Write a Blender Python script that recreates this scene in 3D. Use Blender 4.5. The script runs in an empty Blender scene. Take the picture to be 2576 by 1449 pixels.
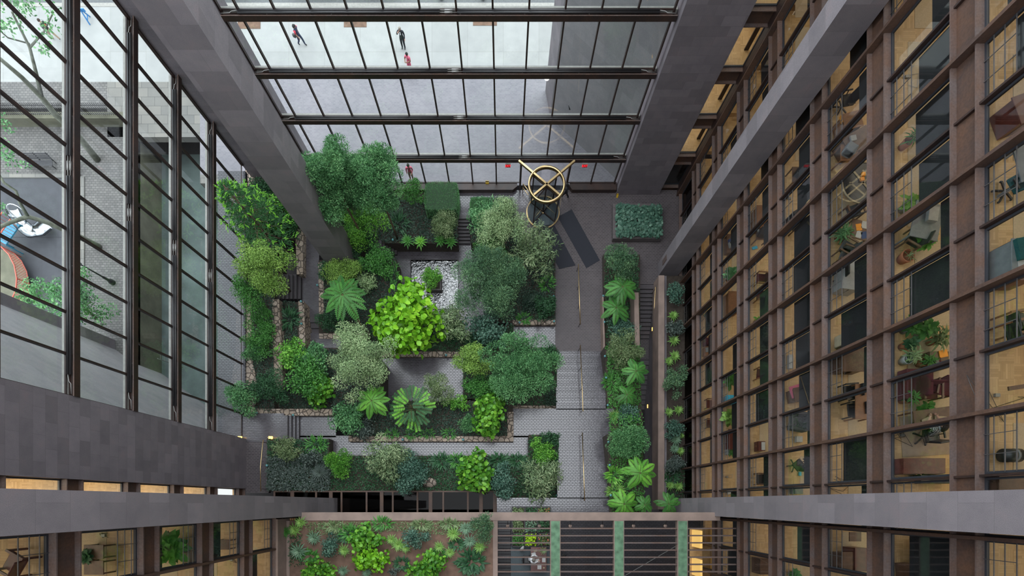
import bpy, math, random
import numpy as np
from mathutils import Vector, Matrix
# ------------------------------------------------------------------ camera, sky, lights
SC = bpy.context.scene
COL = SC.collection
CAM_Z, FPX, VX, VY = 40.4, 1274.0, 1266.0, 1265.0      # eye height, focal length and foot point in pixels of the 2576x1449 frame
cam = bpy.data.cameras.new('camera')
cam.sensor_fit = 'HORIZONTAL'; cam.sensor_width = 36.0
cam.lens = 36.0 * FPX / 2576.0
cam.shift_x = (1288.0 - VX) / 2576.0
cam.shift_y = (VY - 724.5) / 2576.0
cam.clip_start = 0.1; cam.clip_end = 400.0
camera = bpy.data.objects.new('camera', cam); COL.objects.link(camera)
camera.location = (0, 0, CAM_Z); SC.camera = camera

world = bpy.data.worlds.new('sky'); SC.world = world; world.use_nodes = True
_nt = world.node_tree; _bg = _nt.nodes['Background']
_tc = _nt.nodes.new('ShaderNodeTexCoord'); _sp = _nt.nodes.new('ShaderNodeSeparateXYZ'); _rp = _nt.nodes.new('ShaderNodeValToRGB')
_nt.links.new(_tc.outputs['Generated'], _sp.inputs[0]); _nt.links.new(_sp.outputs['Z'], _rp.inputs[0]); _nt.links.new(_rp.outputs[0], _bg.inputs[0])
_rp.color_ramp.elements[0].color = (0.74, 0.80, 0.88, 1); _rp.color_ramp.elements[0].position = 0.05
_rp.color_ramp.elements[1].color = (1.30, 1.38, 1.45, 1); _rp.color_ramp.elements[1].position = 0.9
_bg.inputs[1].default_value = 1.35

SC.view_settings.view_transform = 'Standard'; SC.view_settings.look = 'None'
SC.view_settings.gamma = 1.0; SC.view_settings.use_curve_mapping = False
SC.view_settings.exposure = 1.4
SC.cycles.use_denoising = True
SC.cycles.max_bounces = 8; SC.cycles.diffuse_bounces = 3; SC.cycles.glossy_bounces = 3
SC.cycles.transparent_max_bounces = 16; SC.cycles.transmission_bounces = 4
SC.cycles.caustics_reflective = False; SC.cycles.caustics_refractive = False
SC.cycles.sample_clamp_indirect = 4.0

def area_light(x, y, z, sx, sy, power, col):
    l = bpy.data.lights.new('office_light', 'AREA'); l.shape = 'RECTANGLE'; l.size = sx; l.size_y = sy
    l.energy = power; l.color = col
    o = bpy.data.objects.new('office_light', l); o.location = (x, y, z); COL.objects.link(o)
    return o
WARM = (1.0, 0.87, 0.68)
OFFICE_W = 6.4          # watts per metre of office ceiling
for k in range(8):       # the ceiling lights of the office floors
    zf = 3.75 + 3.6 * k
    area_light(17.2, 9.5, zf + 2.5, 2.4, 30.0, OFFICE_W * 30, WARM)
    if k: area_light(-16.4, -3.6, zf + 2.5, 3.0, 5.0, OFFICE_W * 7, WARM)
    area_light(-21.4, .35, zf + 2.4, 2.6, .9, 55.0, WARM)
    area_light(13.6, 28.0, zf + 2.5, 3.0, 4.0, OFFICE_W * 5, WARM)

# ------------------------------------------------------------------ helpers
R = math.radians
def P(px, py, z):
    d = (CAM_Z - z) / FPX
    return Vector(((px - VX) * d, (VY - py) * d, z))
def PX(px, z): return (px - VX) * (CAM_Z - z) / FPX
def PY(py, z): return (VY - py) * (CAM_Z - z) / FPX

class MB:
    """Collects shapes; build() links them as ONE mesh object."""
    def __init__(s): s.v = []; s.f = []; s.mi = []; s.cur = 0
    def add(s, vs, fs):
        b = len(s.v); s.v.extend([tuple(q) for q in vs])
        for f in fs: s.f.append(tuple(i + b for i in f)); s.mi.append(s.cur)
        return s
    def box(s, x0, x1, y0, y1, z0, z1):
        if x0 > x1: x0, x1 = x1, x0
        if y0 > y1: y0, y1 = y1, y0
        if z0 > z1: z0, z1 = z1, z0
        return s.add([(x0,y0,z0),(x1,y0,z0),(x1,y1,z0),(x0,y1,z0),(x0,y0,z1),(x1,y0,z1),(x1,y1,z1),(x0,y1,z1)],
                     [(3,2,1,0),(4,5,6,7),(0,1,5,4),(1,2,6,5),(2,3,7,6),(3,0,4,7)])
    def cbox(s, cx, cy, cz, sx, sy, sz, rz=0.0, rx=0.0):
        M = Matrix.Translation((cx, cy, cz)) @ Matrix.Rotation(rz, 4, 'Z') @ Matrix.Rotation(rx, 4, 'X')
        vs = [M @ Vector((a*sx/2, b*sy/2, c*sz/2)) for c in (-1,1) for (a,b) in ((-1,-1),(1,-1),(1,1),(-1,1))]
        return s.add(vs, [(3,2,1,0),(4,5,6,7),(0,1,5,4),(1,2,6,5),(2,3,7,6),(3,0,4,7)])
    def prism(s, pts, z0, z1):
        a = sum(pts[i][0]*pts[(i+1) % len(pts)][1] - pts[(i+1) % len(pts)][0]*pts[i][1] for i in range(len(pts)))
        if a < 0: pts = pts[::-1]
        n = len(pts)
        return s.add([(p[0],p[1],z0) for p in pts] + [(p[0],p[1],z1) for p in pts],
                     [tuple(range(n-1,-1,-1)), tuple(range(n,2*n))] + [(i,(i+1)%n,n+(i+1)%n,n+i) for i in range(n)])
    def bar(s, p, q, w, h=None, up=(0,0,1)):
        p, q = Vector(p), Vector(q); d = (q-p).normalized(); h = h or w
        u = Vector(up)
        if abs(d.dot(u)) > .98: u = Vector((1,0,0))
        a = d.cross(u).normalized(); b = a.cross(d).normalized()
        vs = [e + a*x*w/2 + b*y*h/2 for e in (p,q) for (x,y) in ((-1,-1),(1,-1),(1,1),(-1,1))]
        return s.add(vs, [(0,1,2,3),(7,6,5,4),(4,5,1,0),(5,6,2,1),(6,7,3,2),(7,4,0,3)])
    def tube(s, pts, r, n=8, cap=True):
        pts = [Vector(p) for p in pts]; rs = r if isinstance(r, (list,tuple)) else [r]*len(pts)
        ref = Vector((0,0,1)); vs = []; fs = []
        for i, p in enumerate(pts):
            d = (pts[min(i+1,len(pts)-1)] - pts[max(i-1,0)]).normalized()
            u = ref if abs(d.dot(ref)) < .95 else Vector((1,0,0))
            a = d.cross(u).normalized(); b = d.cross(a).normalized()
            for k in range(n):
                t = 2*math.pi*k/n; vs.append(p + (a*math.cos(t) + b*math.sin(t))*rs[i])
        for i in range(len(pts)-1):
            for k in range(n):
                fs.append((i*n+k, i*n+(k+1)%n, (i+1)*n+(k+1)%n, (i+1)*n+k))
        if cap: fs += [tuple(range(n-1,-1,-1)), tuple(range((len(pts)-1)*n, len(pts)*n))]
        return s.add(vs, fs)
    def lathe(s, prof, cx, cy, n=16, a0=0.0, a1=2*math.pi):
        full = abs(a1-a0-2*math.pi) < 1e-6; m = n if full else n+1; vs = []; fs = []
        for (r, z) in prof:
            for k in range(m):
                t = a0 + (a1-a0)*k/n; vs.append((cx+r*math.cos(t), cy+r*math.sin(t), z))
        for i in range(len(prof)-1):
            for k in range(n):
                k2 = (k+1) % m
                fs.append((i*m+k, i*m+k2, (i+1)*m+k2, (i+1)*m+k))
        return s.add(vs, fs)
    def sphere(s, c, r, n=10, m=7, sc=(1,1,1)):
        vs = []; fs = []
        for i in range(m+1):
            t = math.pi*i/m
            for k in range(n):
                u = 2*math.pi*k/n
                vs.append((c[0]+r*sc[0]*math.sin(t)*math.cos(u), c[1]+r*sc[1]*math.sin(t)*math.sin(u), c[2]-r*sc[2]*math.cos(t)))
        for i in range(m):
            for k in range(n): fs.append((i*n+k, i*n+(k+1)%n, (i+1)*n+(k+1)%n, (i+1)*n+k))
        return s.add(vs, fs)
    def build(s, name, mat, parent=None, smooth=False, bevel=0.0, loc=None):
        me = bpy.data.meshes.new(name)
        v = s.v
        if loc is not None: v = [(a-loc[0], b-loc[1], c-loc[2]) for a,b,c in v]
        me.from_pydata(v, [], s.f); me.update()
        for m in (mat if isinstance(mat, (list,tuple)) else [mat]): me.materials.append(m)
        if any(s.mi): me.polygons.foreach_set('material_index', s.mi)
        if smooth: me.polygons.foreach_set('use_smooth', [True]*len(me.polygons))
        o = bpy.data.objects.new(name, me); COL.objects.link(o)
        if parent: o.parent = parent
        if loc is not None: o.location = loc
        if bevel:
            b = o.modifiers.new('edge', 'BEVEL'); b.width = bevel; b.segments = 2; b.limit_method = 'ANGLE'
        return o

def thing(name, label, cat, loc=(0,0,0), rz=0.0, group=None):
    o = bpy.data.objects.new(name, None); COL.objects.link(o); o.empty_display_size = .2
    o.location = loc; o.rotation_euler = (0,0,rz); o['label'] = label; o['category'] = cat
    if group: o['group'] = group
    return o
def tag(o, label, cat, group=None, kind=None):
    o['label'] = label; o['category'] = cat
    if group: o['group'] = group
    if kind: o['kind'] = kind
    return o
def struct(o, label, group=None):
    o['label'] = label; o['category'] = 'building'; o['kind'] = 'structure'
    if group: o['group'] = group
    return o
def copy_tree(o, parent=None):
    c = o.copy(); COL.objects.link(c); c.parent = parent
    for ch in o.children: copy_tree(ch, c)
    return c
ORD = ['first','second','third','fourth','fifth','sixth','seventh','eighth','ninth','tenth','eleventh','twelfth','thirteenth','fourteenth','fifteenth','sixteenth','seventeenth','eighteenth']

# ------------------------------------------------------------------ materials
class N:
    def __init__(s, name):
        s.m = bpy.data.materials.new(name); s.m.use_nodes = True; s.t = s.m.node_tree
        s.b = s.t.nodes['Principled BSDF']; s.out = s.t.nodes['Material Output']
    def n(s, t, **kw):
        x = s.t.nodes.new('ShaderNode'+t)
        for k, v in kw.items(): setattr(x, k, v)
        return x
    def l(s, a, b): s.t.links.new(a, b)
    def pos(s): return s.n('NewGeometry').outputs['Position']
    def noise(s, scale, detail=3, vec=None, rough=.5):
        x = s.n('TexNoise'); x.inputs['Scale'].default_value = scale; x.inputs['Detail'].default_value = detail; x.inputs['Roughness'].default_value = rough
        s.l(vec if vec is not None else s.pos(), x.inputs['Vector']); return x.outputs['Fac']
    def ramp(s, fac, stops):
        x = s.n('ValToRGB'); e = x.color_ramp.elements
        while len(e) < len(stops): e.new(.5)
        for i, (p, c) in enumerate(stops): e[i].position = p; e[i].color = (*c, 1)
        s.l(fac, x.inputs[0]); return x.outputs[0]
    def mix(s, fac, a, b, mode='MIX'):
        x = s.n('MixRGB', blend_type=mode)
        for i, q in ((0,fac),(1,a),(2,b)):
            if isinstance(q, (int,float)): x.inputs[i].default_value = q
            elif isinstance(q, tuple): x.inputs[i].default_value = (*q, 1)
            else: s.l(q, x.inputs[i])
        return x.outputs[0]
    def bump(s, h, st=.3, d=.02):
        x = s.n('Bump'); x.inputs['Strength'].default_value = st; x.inputs['Distance'].default_value = d
        s.l(h, x.inputs['Height']); s.l(x.outputs[0], s.b.inputs['Normal'])
    def fin(s, col=None, rough=.6, metal=0.0, spec=.5):
        if isinstance(col, tuple): s.b.inputs['Base Color'].default_value = (*col, 1)
        elif col is not None: s.l(col, s.b.inputs['Base Color'])
        if isinstance(rough, (int,float)): s.b.inputs['Roughness'].default_value = rough
        else: s.l(rough, s.b.inputs['Roughness'])
        s.b.inputs['Metallic'].default_value = metal; s.b.inputs['Specular IOR Level'].default_value = spec
        return s.m
    def wallvec(s):
        """(run along the face, height): panels on upright faces of any direction, plan coordinates on level ones"""
        g = s.n('NewGeometry'); p = s.n('SeparateXYZ'); q = s.n('SeparateXYZ')
        s.l(g.outputs['Position'], p.inputs[0]); s.l(g.outputs['True Normal'], q.inputs[0])
        ax = s.n('Math', operation='ABSOLUTE'); s.l(q.outputs[0], ax.inputs[0])
        gx = s.n('Math', operation='GREATER_THAN'); gx.inputs[1].default_value = .7; s.l(ax.outputs[0], gx.inputs[0])
        az = s.n('Math', operation='ABSOLUTE'); s.l(q.outputs[2], az.inputs[0])
        gz = s.n('Math', operation='GREATER_THAN'); gz.inputs[1].default_value = .7; s.l(az.outputs[0], gz.inputs[0])
        def pick(f, a, b):
            m = s.n('Mix', data_type='FLOAT'); s.l(f, m.inputs[0]); s.l(a, m.inputs[2]); s.l(b, m.inputs[3]); return m.outputs[0]
        u = pick(gx.outputs[0], p.outputs[0], p.outputs[1]); v = pick(gz.outputs[0], p.outputs[2], p.outputs[1])
        c = s.n('CombineXYZ'); s.l(u, c.inputs[0]); s.l(v, c.inputs[1]); return c.outputs[0]

def plain(name, col, rough=.6, metal=0.0, var=.12, scale=6.0, spec=.5):
    q = N(name); f = q.noise(scale, 3)
    c = q.ramp(f, [(.3, tuple(x*(1-var) for x in col)), (.7, tuple(min(1, x*(1+var)) for x in col))])
    return q.fin(c, rough, metal, spec)

def granite(name, base, w, h, joint=.72, var=.16, off=.5):
    q = N(name); vec = q.wallvec()
    br = q.n('TexBrick'); br.offset = off
    br.inputs['Scale'].default_value = 1; br.inputs['Mortar Size'].default_value = .006; br.inputs['Brick Width'].default_value = w; br.inputs['Row Height'].default_value = h
    br.inputs['Mortar Smooth'].default_value = .2
    br.inputs['Color1'].default_value = (*[x*(1-var) for x in base], 1); br.inputs['Color2'].default_value = (*[x*(1+var) for x in base], 1)
    br.inputs['Mortar'].default_value = (*[x*joint for x in base], 1); q.l(vec, br.inputs['Vector'])
    mott = q.ramp(q.noise(1.3, 6, rough=.65), [(.3, (.86,.86,.88)), (.55, (1,1,1)), (.75, (1.12,1.03,1.02))])
    speck = q.ramp(q.noise(60, 2), [(.35, (.8,.8,.8)), (.65, (1.15,1.15,1.15))])
    c = q.mix(1.0, q.mix(1.0, br.outputs['Color'], mott, 'MULTIPLY'), speck, 'MULTIPLY')
    return q.fin(c, .55, 0, .35)

def brickfloor(name, c1, c2, mort, w=.25, h=.125, rough=.33, ms=.014, rot=0.0, spec=.6):
    q = N(name); mp = q.n('Mapping'); mp.inputs['Rotation'].default_value = (0,0,rot); q.l(q.pos(), mp.inputs['Vector'])
    br = q.n('TexBrick'); br.inputs['Scale'].default_value = 1; br.inputs['Mortar Size'].default_value = ms
    br.inputs['Brick Width'].default_value = w; br.inputs['Row Height'].default_value = h; br.inputs['Mortar Smooth'].default_value = .3
    br.inputs['Color1'].default_value = (*c1,1); br.inputs['Color2'].default_value = (*c2,1); br.inputs['Mortar'].default_value = (*mort,1)
    q.l(mp.outputs[0], br.inputs['Vector'])
    patch = q.ramp(q.noise(.35, 4), [(.3, (.85,.85,.88)), (.7, (1.12,1.1,1.1))])
    c = q.mix(1.0, br.outputs['Color'], patch, 'MULTIPLY')
    inv = q.n('Math', operation='SUBTRACT'); inv.inputs[0].default_value = 1; q.l(br.outputs['Fac'], inv.inputs[1])
    wob = q.noise(9, 2); ad = q.n('Math', operation='ADD'); q.l(inv.outputs[0], ad.inputs[0]); q.l(wob, ad.inputs[1])
    q.bump(ad.outputs[0], .35, .012)
    rr = q.n('Mix', data_type='FLOAT'); q.l(br.outputs['Fac'], rr.inputs[0]); rr.inputs[2].default_value = rough; rr.inputs[3].default_value = .85
    return q.fin(c, rr.outputs[0], 0, spec)

def steel(name, base, rust, rough=.5):
    q = N(name); f = q.noise(1.1, 6, rough=.7); f2 = q.noise(14, 3)
    c = q.mix(q.ramp(f, [(.38, (0,0,0)), (.68, (1,1,1))]), base, rust)
    c = q.mix(1.0, c, q.ramp(f2, [(.3, (.8,.8,.8)), (.7, (1.15,1.15,1.15))]), 'MULTIPLY')
    return q.fin(c, rough, 0, .4)

def glassmat(name, tint, ior=1.5, refl=1.0, rough=0.0):
    q = N(name); t = q.t; t.nodes.remove(q.b)
    tr = q.n('BsdfTransparent'); tr.inputs[0].default_value = (*tint,1)
    gl = q.n('BsdfGlossy'); gl.inputs['Color'].default_value = (refl,refl,refl,1); gl.inputs['Roughness'].default_value = rough
    fr = q.n('Fresnel'); g = q.n('NewGeometry'); io = q.n('Mix', data_type='FLOAT'); q.l(g.outputs['Backfacing'], io.inputs[0])
    io.inputs[2].default_value = ior; io.inputs[3].default_value = 1/ior; q.l(io.outputs[0], fr.inputs['IOR'])   # both faces of a pane mirror alike
    mx = q.n('MixShader'); q.l(fr.outputs[0], mx.inputs[0]); q.l(tr.outputs[0], mx.inputs[1]); q.l(gl.outputs[0], mx.inputs[2]); q.l(mx.outputs[0], q.out.inputs[0])
    return q.m

def emit(name, col, st):
    q = N(name); q.b.inputs['Base Color'].default_value = (*col,1); q.b.inputs['Emission Color'].default_value = (*col,1); q.b.inputs['Emission Strength'].default_value = st
    return q.m

def leafmat(name, stops, rough=.5, spec=.22):
    q = N(name); a = q.n('Attribute'); a.attribute_name = 'tone'
    c = q.ramp(a.outputs['Fac'], [(p, tuple(min(.8, v*1.22) for v in k)) for p, k in stops])
    m = q.fin(c, rough, 0, spec)
    tr = q.n('BsdfTranslucent'); q.l(c, tr.inputs[0]); mx = q.n('MixShader'); mx.inputs[0].default_value = .18
    q.l(q.b.outputs[0], mx.inputs[1]); q.l(tr.outputs[0], mx.inputs[2]); q.l(mx.outputs[0], q.out.inputs[0])
    return m

def parquet(name, a, b):
    """square blocks of narrow boards, turned in turn"""
    q = N(name); p = q.pos()
    ck = q.n('TexChecker'); ck.inputs['Scale'].default_value = 1/.46; q.l(p, ck.inputs['Vector'])
    bx = q.n('TexBrick'); bx.inputs['Brick Width'].default_value = .46; bx.inputs['Row Height'].default_value = .075
    mp = q.n('Mapping'); mp.inputs['Rotation'].default_value = (0,0,math.pi/2); q.l(p, mp.inputs['Vector'])
    by = q.n('TexBrick'); by.inputs['Brick Width'].default_value = .46; by.inputs['Row Height'].default_value = .075
    for x in (bx, by):
        x.inputs['Scale'].default_value = 1; x.inputs['Mortar Size'].default_value = .002
        x.inputs['Color1'].default_value = (*a,1); x.inputs['Color2'].default_value = (*b,1); x.inputs['Mortar'].default_value = (*[v*.6 for v in a],1)
    q.l(p, bx.inputs['Vector']); q.l(mp.outputs[0], by.inputs['Vector'])
    c = q.mix(ck.outputs['Fac'], bx.outputs[0], by.outputs[0])
    return q.fin(c, .4, 0, .4)

def stonemat(name, cols, mort, scale):
    q = N(name); v = q.n('TexVoronoi'); v.inputs['Scale'].default_value = scale; q.l(q.pos(), v.inputs['Vector'])
    v2 = q.n('TexVoronoi', feature='DISTANCE_TO_EDGE'); v2.inputs['Scale'].default_value = scale; q.l(q.pos(), v2.inputs['Vector'])
    sp = q.n('SeparateColor'); q.l(v.outputs['Color'], sp.inputs[0])
    c = q.ramp(sp.outputs[0], [(i/(len(cols)-1), x) for i, x in enumerate(cols)])
    e = q.ramp(v2.outputs['Distance'], [(.02, (0,0,0)), (.09, (1,1,1))])
    c = q.mix(e, mort, c); c = q.mix(1.0, c, q.ramp(q.noise(8, 4), [(.3, (.78,.78,.78)), (.7, (1.12,1.12,1.12))]), 'MULTIPLY')
    q.bump(e, .8, .04); return q.fin(c, .8, 0, .3)

M = {}
M['granite'] = granite('granite_cladding', (.150,.132,.142), 1.12, .57)
M['granite_big'] = granite('granite_slab', (.185,.166,.174), 1.9, 1.05)
M['granite_light'] = granite('pale_granite', (.25,.24,.245), 1.3, .9, .85, .08)
M['bronze'] = steel('dark_bronze_steel', (.020,.013,.012), (.040,.021,.016), .45)
M['rust'] = steel('weathering_steel', (.058,.036,.029), (.095,.048,.028), .6)
M['flange'] = steel('weathered_steel_flange', (.100,.076,.070), (.105,.058,.040), .65)
M['black'] = plain('black_metal', (.014,.013,.014), .45)
M['silver'] = plain('galvanised_pipe', (.22,.215,.205), .4, .4)
M['sill'] = plain('white_sill', (.24,.235,.215), .6)
M['gasket'] = plain('dark_gasket', (.022,.024,.03), .5)
M['glass'] = glassmat('clear_glass', (.93,.96,.95))
M['office_glass'] = glassmat('office_glass', (.90,.92,.90), 1.5, .9)
M['tint_glass'] = glassmat('smoked_glass', (.35,.32,.32), 1.5)
M['brick'] = brickfloor('garden_brick', (.044,.038,.044), (.068,.060,.070), (.026,.023,.026), rough=.20, spec=1.0)
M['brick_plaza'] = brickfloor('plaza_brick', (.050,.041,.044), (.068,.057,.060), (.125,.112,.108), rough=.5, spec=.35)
M['brick_path'] = brickfloor('path_brick', (.040,.040,.048), (.058,.058,.068), (.025,.025,.03), rough=.3, spec=.6)
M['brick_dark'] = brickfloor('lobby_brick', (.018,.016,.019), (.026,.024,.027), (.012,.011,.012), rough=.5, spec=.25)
M['brick_out'] = brickfloor('street_brick', (.115,.110,.126), (.155,.147,.163), (.185,.18,.192), rough=.5)
M['tread'] = plain('brick_tread', (.052,.044,.048), .45)
M['riser'] = plain('dark_riser', (.03,.026,.028), .6)
M['soil'] = plain('planting_soil', (.035,.026,.019), .95, 0, .35, 5)
M['soil_red'] = plain('reddish_soil', (.125,.075,.052), .95, 0, .25, 3)
M['concrete'] = plain('brown_concrete', (.20,.145,.12), .8, 0, .18, 1.2)
M['stone'] = stonemat('flat_garden_stone', [(.22,.17,.13), (.33,.26,.20), (.27,.22,.18), (.42,.34,.27)], (.06,.047,.038), 2.7)
M['brass'] = plain('brushed_brass', (.62,.44,.22), .28, 1.0, .08)
M['carpet'] = plain('black_mat_pile', (.018,.019,.026), .95, 0, .25, 60)
M['parquet'] = parquet('oak_parquet', (.40,.245,.105), (.52,.335,.155))
M['beige'] = plain('beige_carpet', (.44,.34,.22), .95, 0, .08, 20)
M['partition'] = plain('office_partition', (.52,.43,.31), .8)
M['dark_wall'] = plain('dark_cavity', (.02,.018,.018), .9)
M['blind'] = plain('black_blind', (.013,.013,.015), .8, 0, .1, 30)
M['cord'] = plain('rail_steel', (.10,.095,.095), .4, .5)
M['bark'] = plain('brown_bark', (.13,.085,.055), .9, 0, .3, 9)
M['pot'] = plain('planter_concrete', (.085,.072,.072), .7, 0, .15, 4)
# ------------------------------------------------------------------ paved levels
def pbox(m, px0, px1, py0, py1, z, t=.35):
    return m.box(PX(px0,z), PX(px1,z), PY(py1,z), PY(py0,z), z-t, z)
def slab(name, label, rects, z, mat, t=.35):
    m = MB()
    for r in rects: pbox(m, *r, z, t)
    return struct(m.build(name, mat), label)
slab('floor_plaza', 'dark brick floor of the entrance hall inside the revolving door', [(1397,1760,478,715),(1397,1522,715,884),(1286,1397,541,640)], 0.0, M['brick_plaza'])
slab('floor_terrace_walk', 'brick floor along the tall glass wall behind the hedges', [(780,1397,478,541)], 0.0, M['brick'])
slab('floor_side_walk', 'short brick walk from the entrance walk into the garden', [(1288,1397,808,884)], 0.02, M['brick'])
slab('floor_pool_court', 'sunken brick floor around the square pool', [(925,1034,600,900),(1153,1250,600,900),(1034,1153,600,654),(1034,1153,777,900)], -1.2, M['brick'])
slab('floor_middle_court', 'brick floor of the small court under the lime green large-leaved tree', [(955,1190,893,1010)], .5, M['brick'])
slab('floor_lower_path', 'brick path along the lowest stone border', [(750,1405,1096,1160),(1288,1545,1028,1100),(750,845,1040,1100)], 2.4, M['brick'])
slab('floor_corner_path', 'brick path in the corner by the broad granite pillar', [(560,714,1040,1112)], 3.0, M['brick'])
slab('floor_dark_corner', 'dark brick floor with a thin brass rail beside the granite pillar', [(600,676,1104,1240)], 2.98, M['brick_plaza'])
slab('floor_top_landing', 'brick landing at the head of the broad steps', [(1250,1540,1252,1300)], 4.2, M['brick'])
slab('floor_inner_walk', 'narrow dark brick walk between two stone borders', [(760,803,560,796),(770,860,838,880)], .9, M['brick'])
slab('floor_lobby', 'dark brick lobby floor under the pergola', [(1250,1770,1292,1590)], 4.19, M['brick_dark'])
slab('path_outside', 'brick path outside the glass wall beside the garden', [(548,617,430,1100)], 2.88, M['brick_path'])
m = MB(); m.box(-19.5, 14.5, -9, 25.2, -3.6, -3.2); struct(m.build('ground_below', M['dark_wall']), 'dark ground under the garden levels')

def flight(name, label, px0, px1, py0, py1, z0, z1, n, along='y', mat=None, nose=True):
    """treads from (py0,z0) to (py1,z1); one mesh of treads with dark edge strips as a part"""
    m = MB(); e = MB()
    for i in range(n):
        z = z0 + (z1-z0)*(i+1)/n if z1 > z0 else z0 + (z1-z0)*i/n
        a, b = (py0 + (py1-py0)*i/n, py0 + (py1-py0)*(i+1)/n)
        if along == 'y':
            x0, x1 = PX(px0,z), PX(px1,z); y0, y1 = PY(b,z), PY(a,z)
            m.box(x0, x1, y0, y1, z-.6, z)
            yy = y0 if z1 < z0 else y1
            e.box(x0, x1, yy-.02, yy+.02, z-.15, z+.004)
        else:
            xa, xb = sorted((PX(a,z), PX(b,z))); y0, y1 = PY(px1,z), PY(px0,z)
            m.box(xa, xb, y0, y1, z-.6, z)
            xx = PX(b,z) if z1 < z0 else PX(a,z)
            e.box(xx-.02, xx+.02, y0, y1, z-.15, z+.004)
    o = m.build(name, mat or M['tread']); tag(o, label, 'stairs'); o['kind'] = 'structure'
    e.build('nosing', M['brick'] if n > 12 and mat is M['brick'] else M['riser'], o)
    return o
flight('stairs', 'short flight of dark steps between the clipped hedges, down to the pool court', 1152, 1183, 541, 612, 0.0, -1.2, 8)
flight('stairs', 'broad brick steps beside the middle brass handrail', 1399, 1524, 884, 1030, 0.0, 2.4, 16, mat=M['brick'])
flight('stairs', 'broad brick steps beside the lowest brass handrail, up to the lobby', 1402, 1532, 1086, 1254, 2.4, 4.2, 18, mat=M['brick'])
flight('stairs', 'four dark-edged steps across the lower brick path', 1045, 1104, 714, 752, 3.0, 2.4, 4, 'x', mat=M['brick'])
flight('stairs', 'three dark steps at the end of the narrow brick walk', 766, 806, 796, 840, .9, .5, 3)
flight('stairs', 'dark steps under the light green tree rising from the narrow brick walk', 690, 752, 756, 694, .9, 2.2, 6, 'x')
flight('stairs', 'dark plank steps beside the pool court under the granite pillar', 604, 640, 998, 944, -1.2, .6, 7, 'x')
flight('stairs', 'steep dark staircase descending beside the tree fern border', 1604, 1660, 716, 851, 0.0, -1.9, 13, mat=M['tread'])
flight('stairs', 'lower dark staircase below the stair landing', 1611, 1656, 905, 1030, -1.9, -3.3, 10, mat=M['tread'])
slab('floor_stair_landing', 'dark landing between the two flights of the descending staircase', [(1606,1660,850,906)], -1.9, M['brick_plaza'])

# ------------------------------------------------------------------ planting beds
def bed(label, poly, z, rim=None, mat='soil', depth=2.2):
    m = MB(); m.prism([tuple(P(x,y,z).xy) for x,y in poly], z-depth, z)
    o = m.build('garden_bed', M[mat]); return struct(o, label)
bed('planting bed under the bright-tipped conifer', [(617,425),(757,425),(757,604),(617,604)], 1.5)
bed('long planting bed along the glass wall with the path outside', [(617,604),(690,604),(690,1046),(617,1046)], 2.6)
bed('planting bed between the two rough stone borders', [(690,760),(764,760),(764,875),(850,875),(850,1044),(690,1044)], 2.0)
bed('planting bed behind the pool under the two fluffy trees', [(780,486),(1151,486),(1151,612),(780,612)], .15)
bed('planting bed between the hedge steps and the entrance walk', [(1184,498),(1288,498),(1300,566),(1330,612),(1397,650),(1397,812),(1242,812),(1242,612),(1184,612)], .3)
bed('planting bed of the tall tree fern beside the pool court', [(802,655),(995,648),(1000,760),(930,790),(930,850),(802,838)], .9)
bed('planting bed of the lime green large-leaved tree', [(930,806),(1165,806),(1165,850),(1292,812),(1292,872),(1165,897),(930,897)], .7, depth=1.9)
bed('planting bed of the big fluffy tree by the entrance walk', [(1165,874),(1401,874),(1401,1028),(1290,1028),(1290,1004),(1165,1004)], 1.5)
bed('planting bed inside the lowest L-shaped stone border', [(838,905),(960,905),(960,1008),(1290,1008),(1290,1108),(878,1108),(878,1060),(838,1040)], 2.7)
bed('long planting bed above the skylight', [(672,1104),(828,1104),(828,1146),(1330,1146),(1330,1094),(1405,1094),(1405,1256),(1252,1256),(1252,1236),(672,1236)], 3.3)
bed('upper part of the border beside the descending staircase', [(1518,640),(1610,640),(1611,870),(1522,870)], .6)
bed('middle part of the border beside the broad steps', [(1522,870),(1611,870),(1614,1036),(1526,1036)], 2.0)
bed('border beside the landing of the broad steps', [(1538,1036),(1616,1036),(1618,1092),(1540,1092)], 2.9)
bed('lowest part of the border beside the broad steps', [(1528,1092),(1618,1092),(1622,1292),(1534,1292)], 4.4, depth=4)
bed('narrow planting strip at the foot of the office windows', [(1672,694),(1736,694),(1736,1292),(1672,1292)], .8)

def border(label, poly, z, h=.1, mat='stone', name='trim_stone_border', kind=True):
    m = MB(); m.prism([tuple(P(x,y,z).xy) for x,y in poly], z-1.6, z)
    return struct(m.build(name, M[mat], bevel=.04), label)
border('rough flat-stone border by the glass wall', [(617,740),(632,740),(634,900),(645,960),(640,1046),(617,1046)], 2.75)
border('rough flat-stone border on the narrow path beside the light green tree', [(684,752),(702,752),(706,830),(712,960),(700,985),(690,970),(684,850)], 2.65)
border('rough flat-stone border along the narrow walk, glass wall side', [(742,575),(762,575),(762,690),(746,690)], 1.55)
border('rough flat-stone border between the aspidistra and the dark steps', [(750,757),(764,757),(768,872),(752,872)], 2.05)
border('rough flat-stone border of the tree fern bed', [(800,660),(814,660),(816,790),(802,790)], 1.0)
border('flat-stone border at the foot of the tree fern bed', [(802,838),(930,838),(930,852),(802,852)], .95)
border('flat-stone border under the lime green large-leaved tree', [(960,884),(1168,884),(1168,898),(960,898)], .75)
border('pale flat-stone border beside the short brick walk', [(1290,803),(1398,803),(1398,817),(1290,817)], .36)
border('long flat-stone border above the four-step path', [(640,1028),(838,1028),(838,1046),(640,1046)], 2.72)
border('flat-stone border along the lowest brick path', [(876,1097),(1292,1097),(1292,1111),(876,1111)], 2.76)
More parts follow.
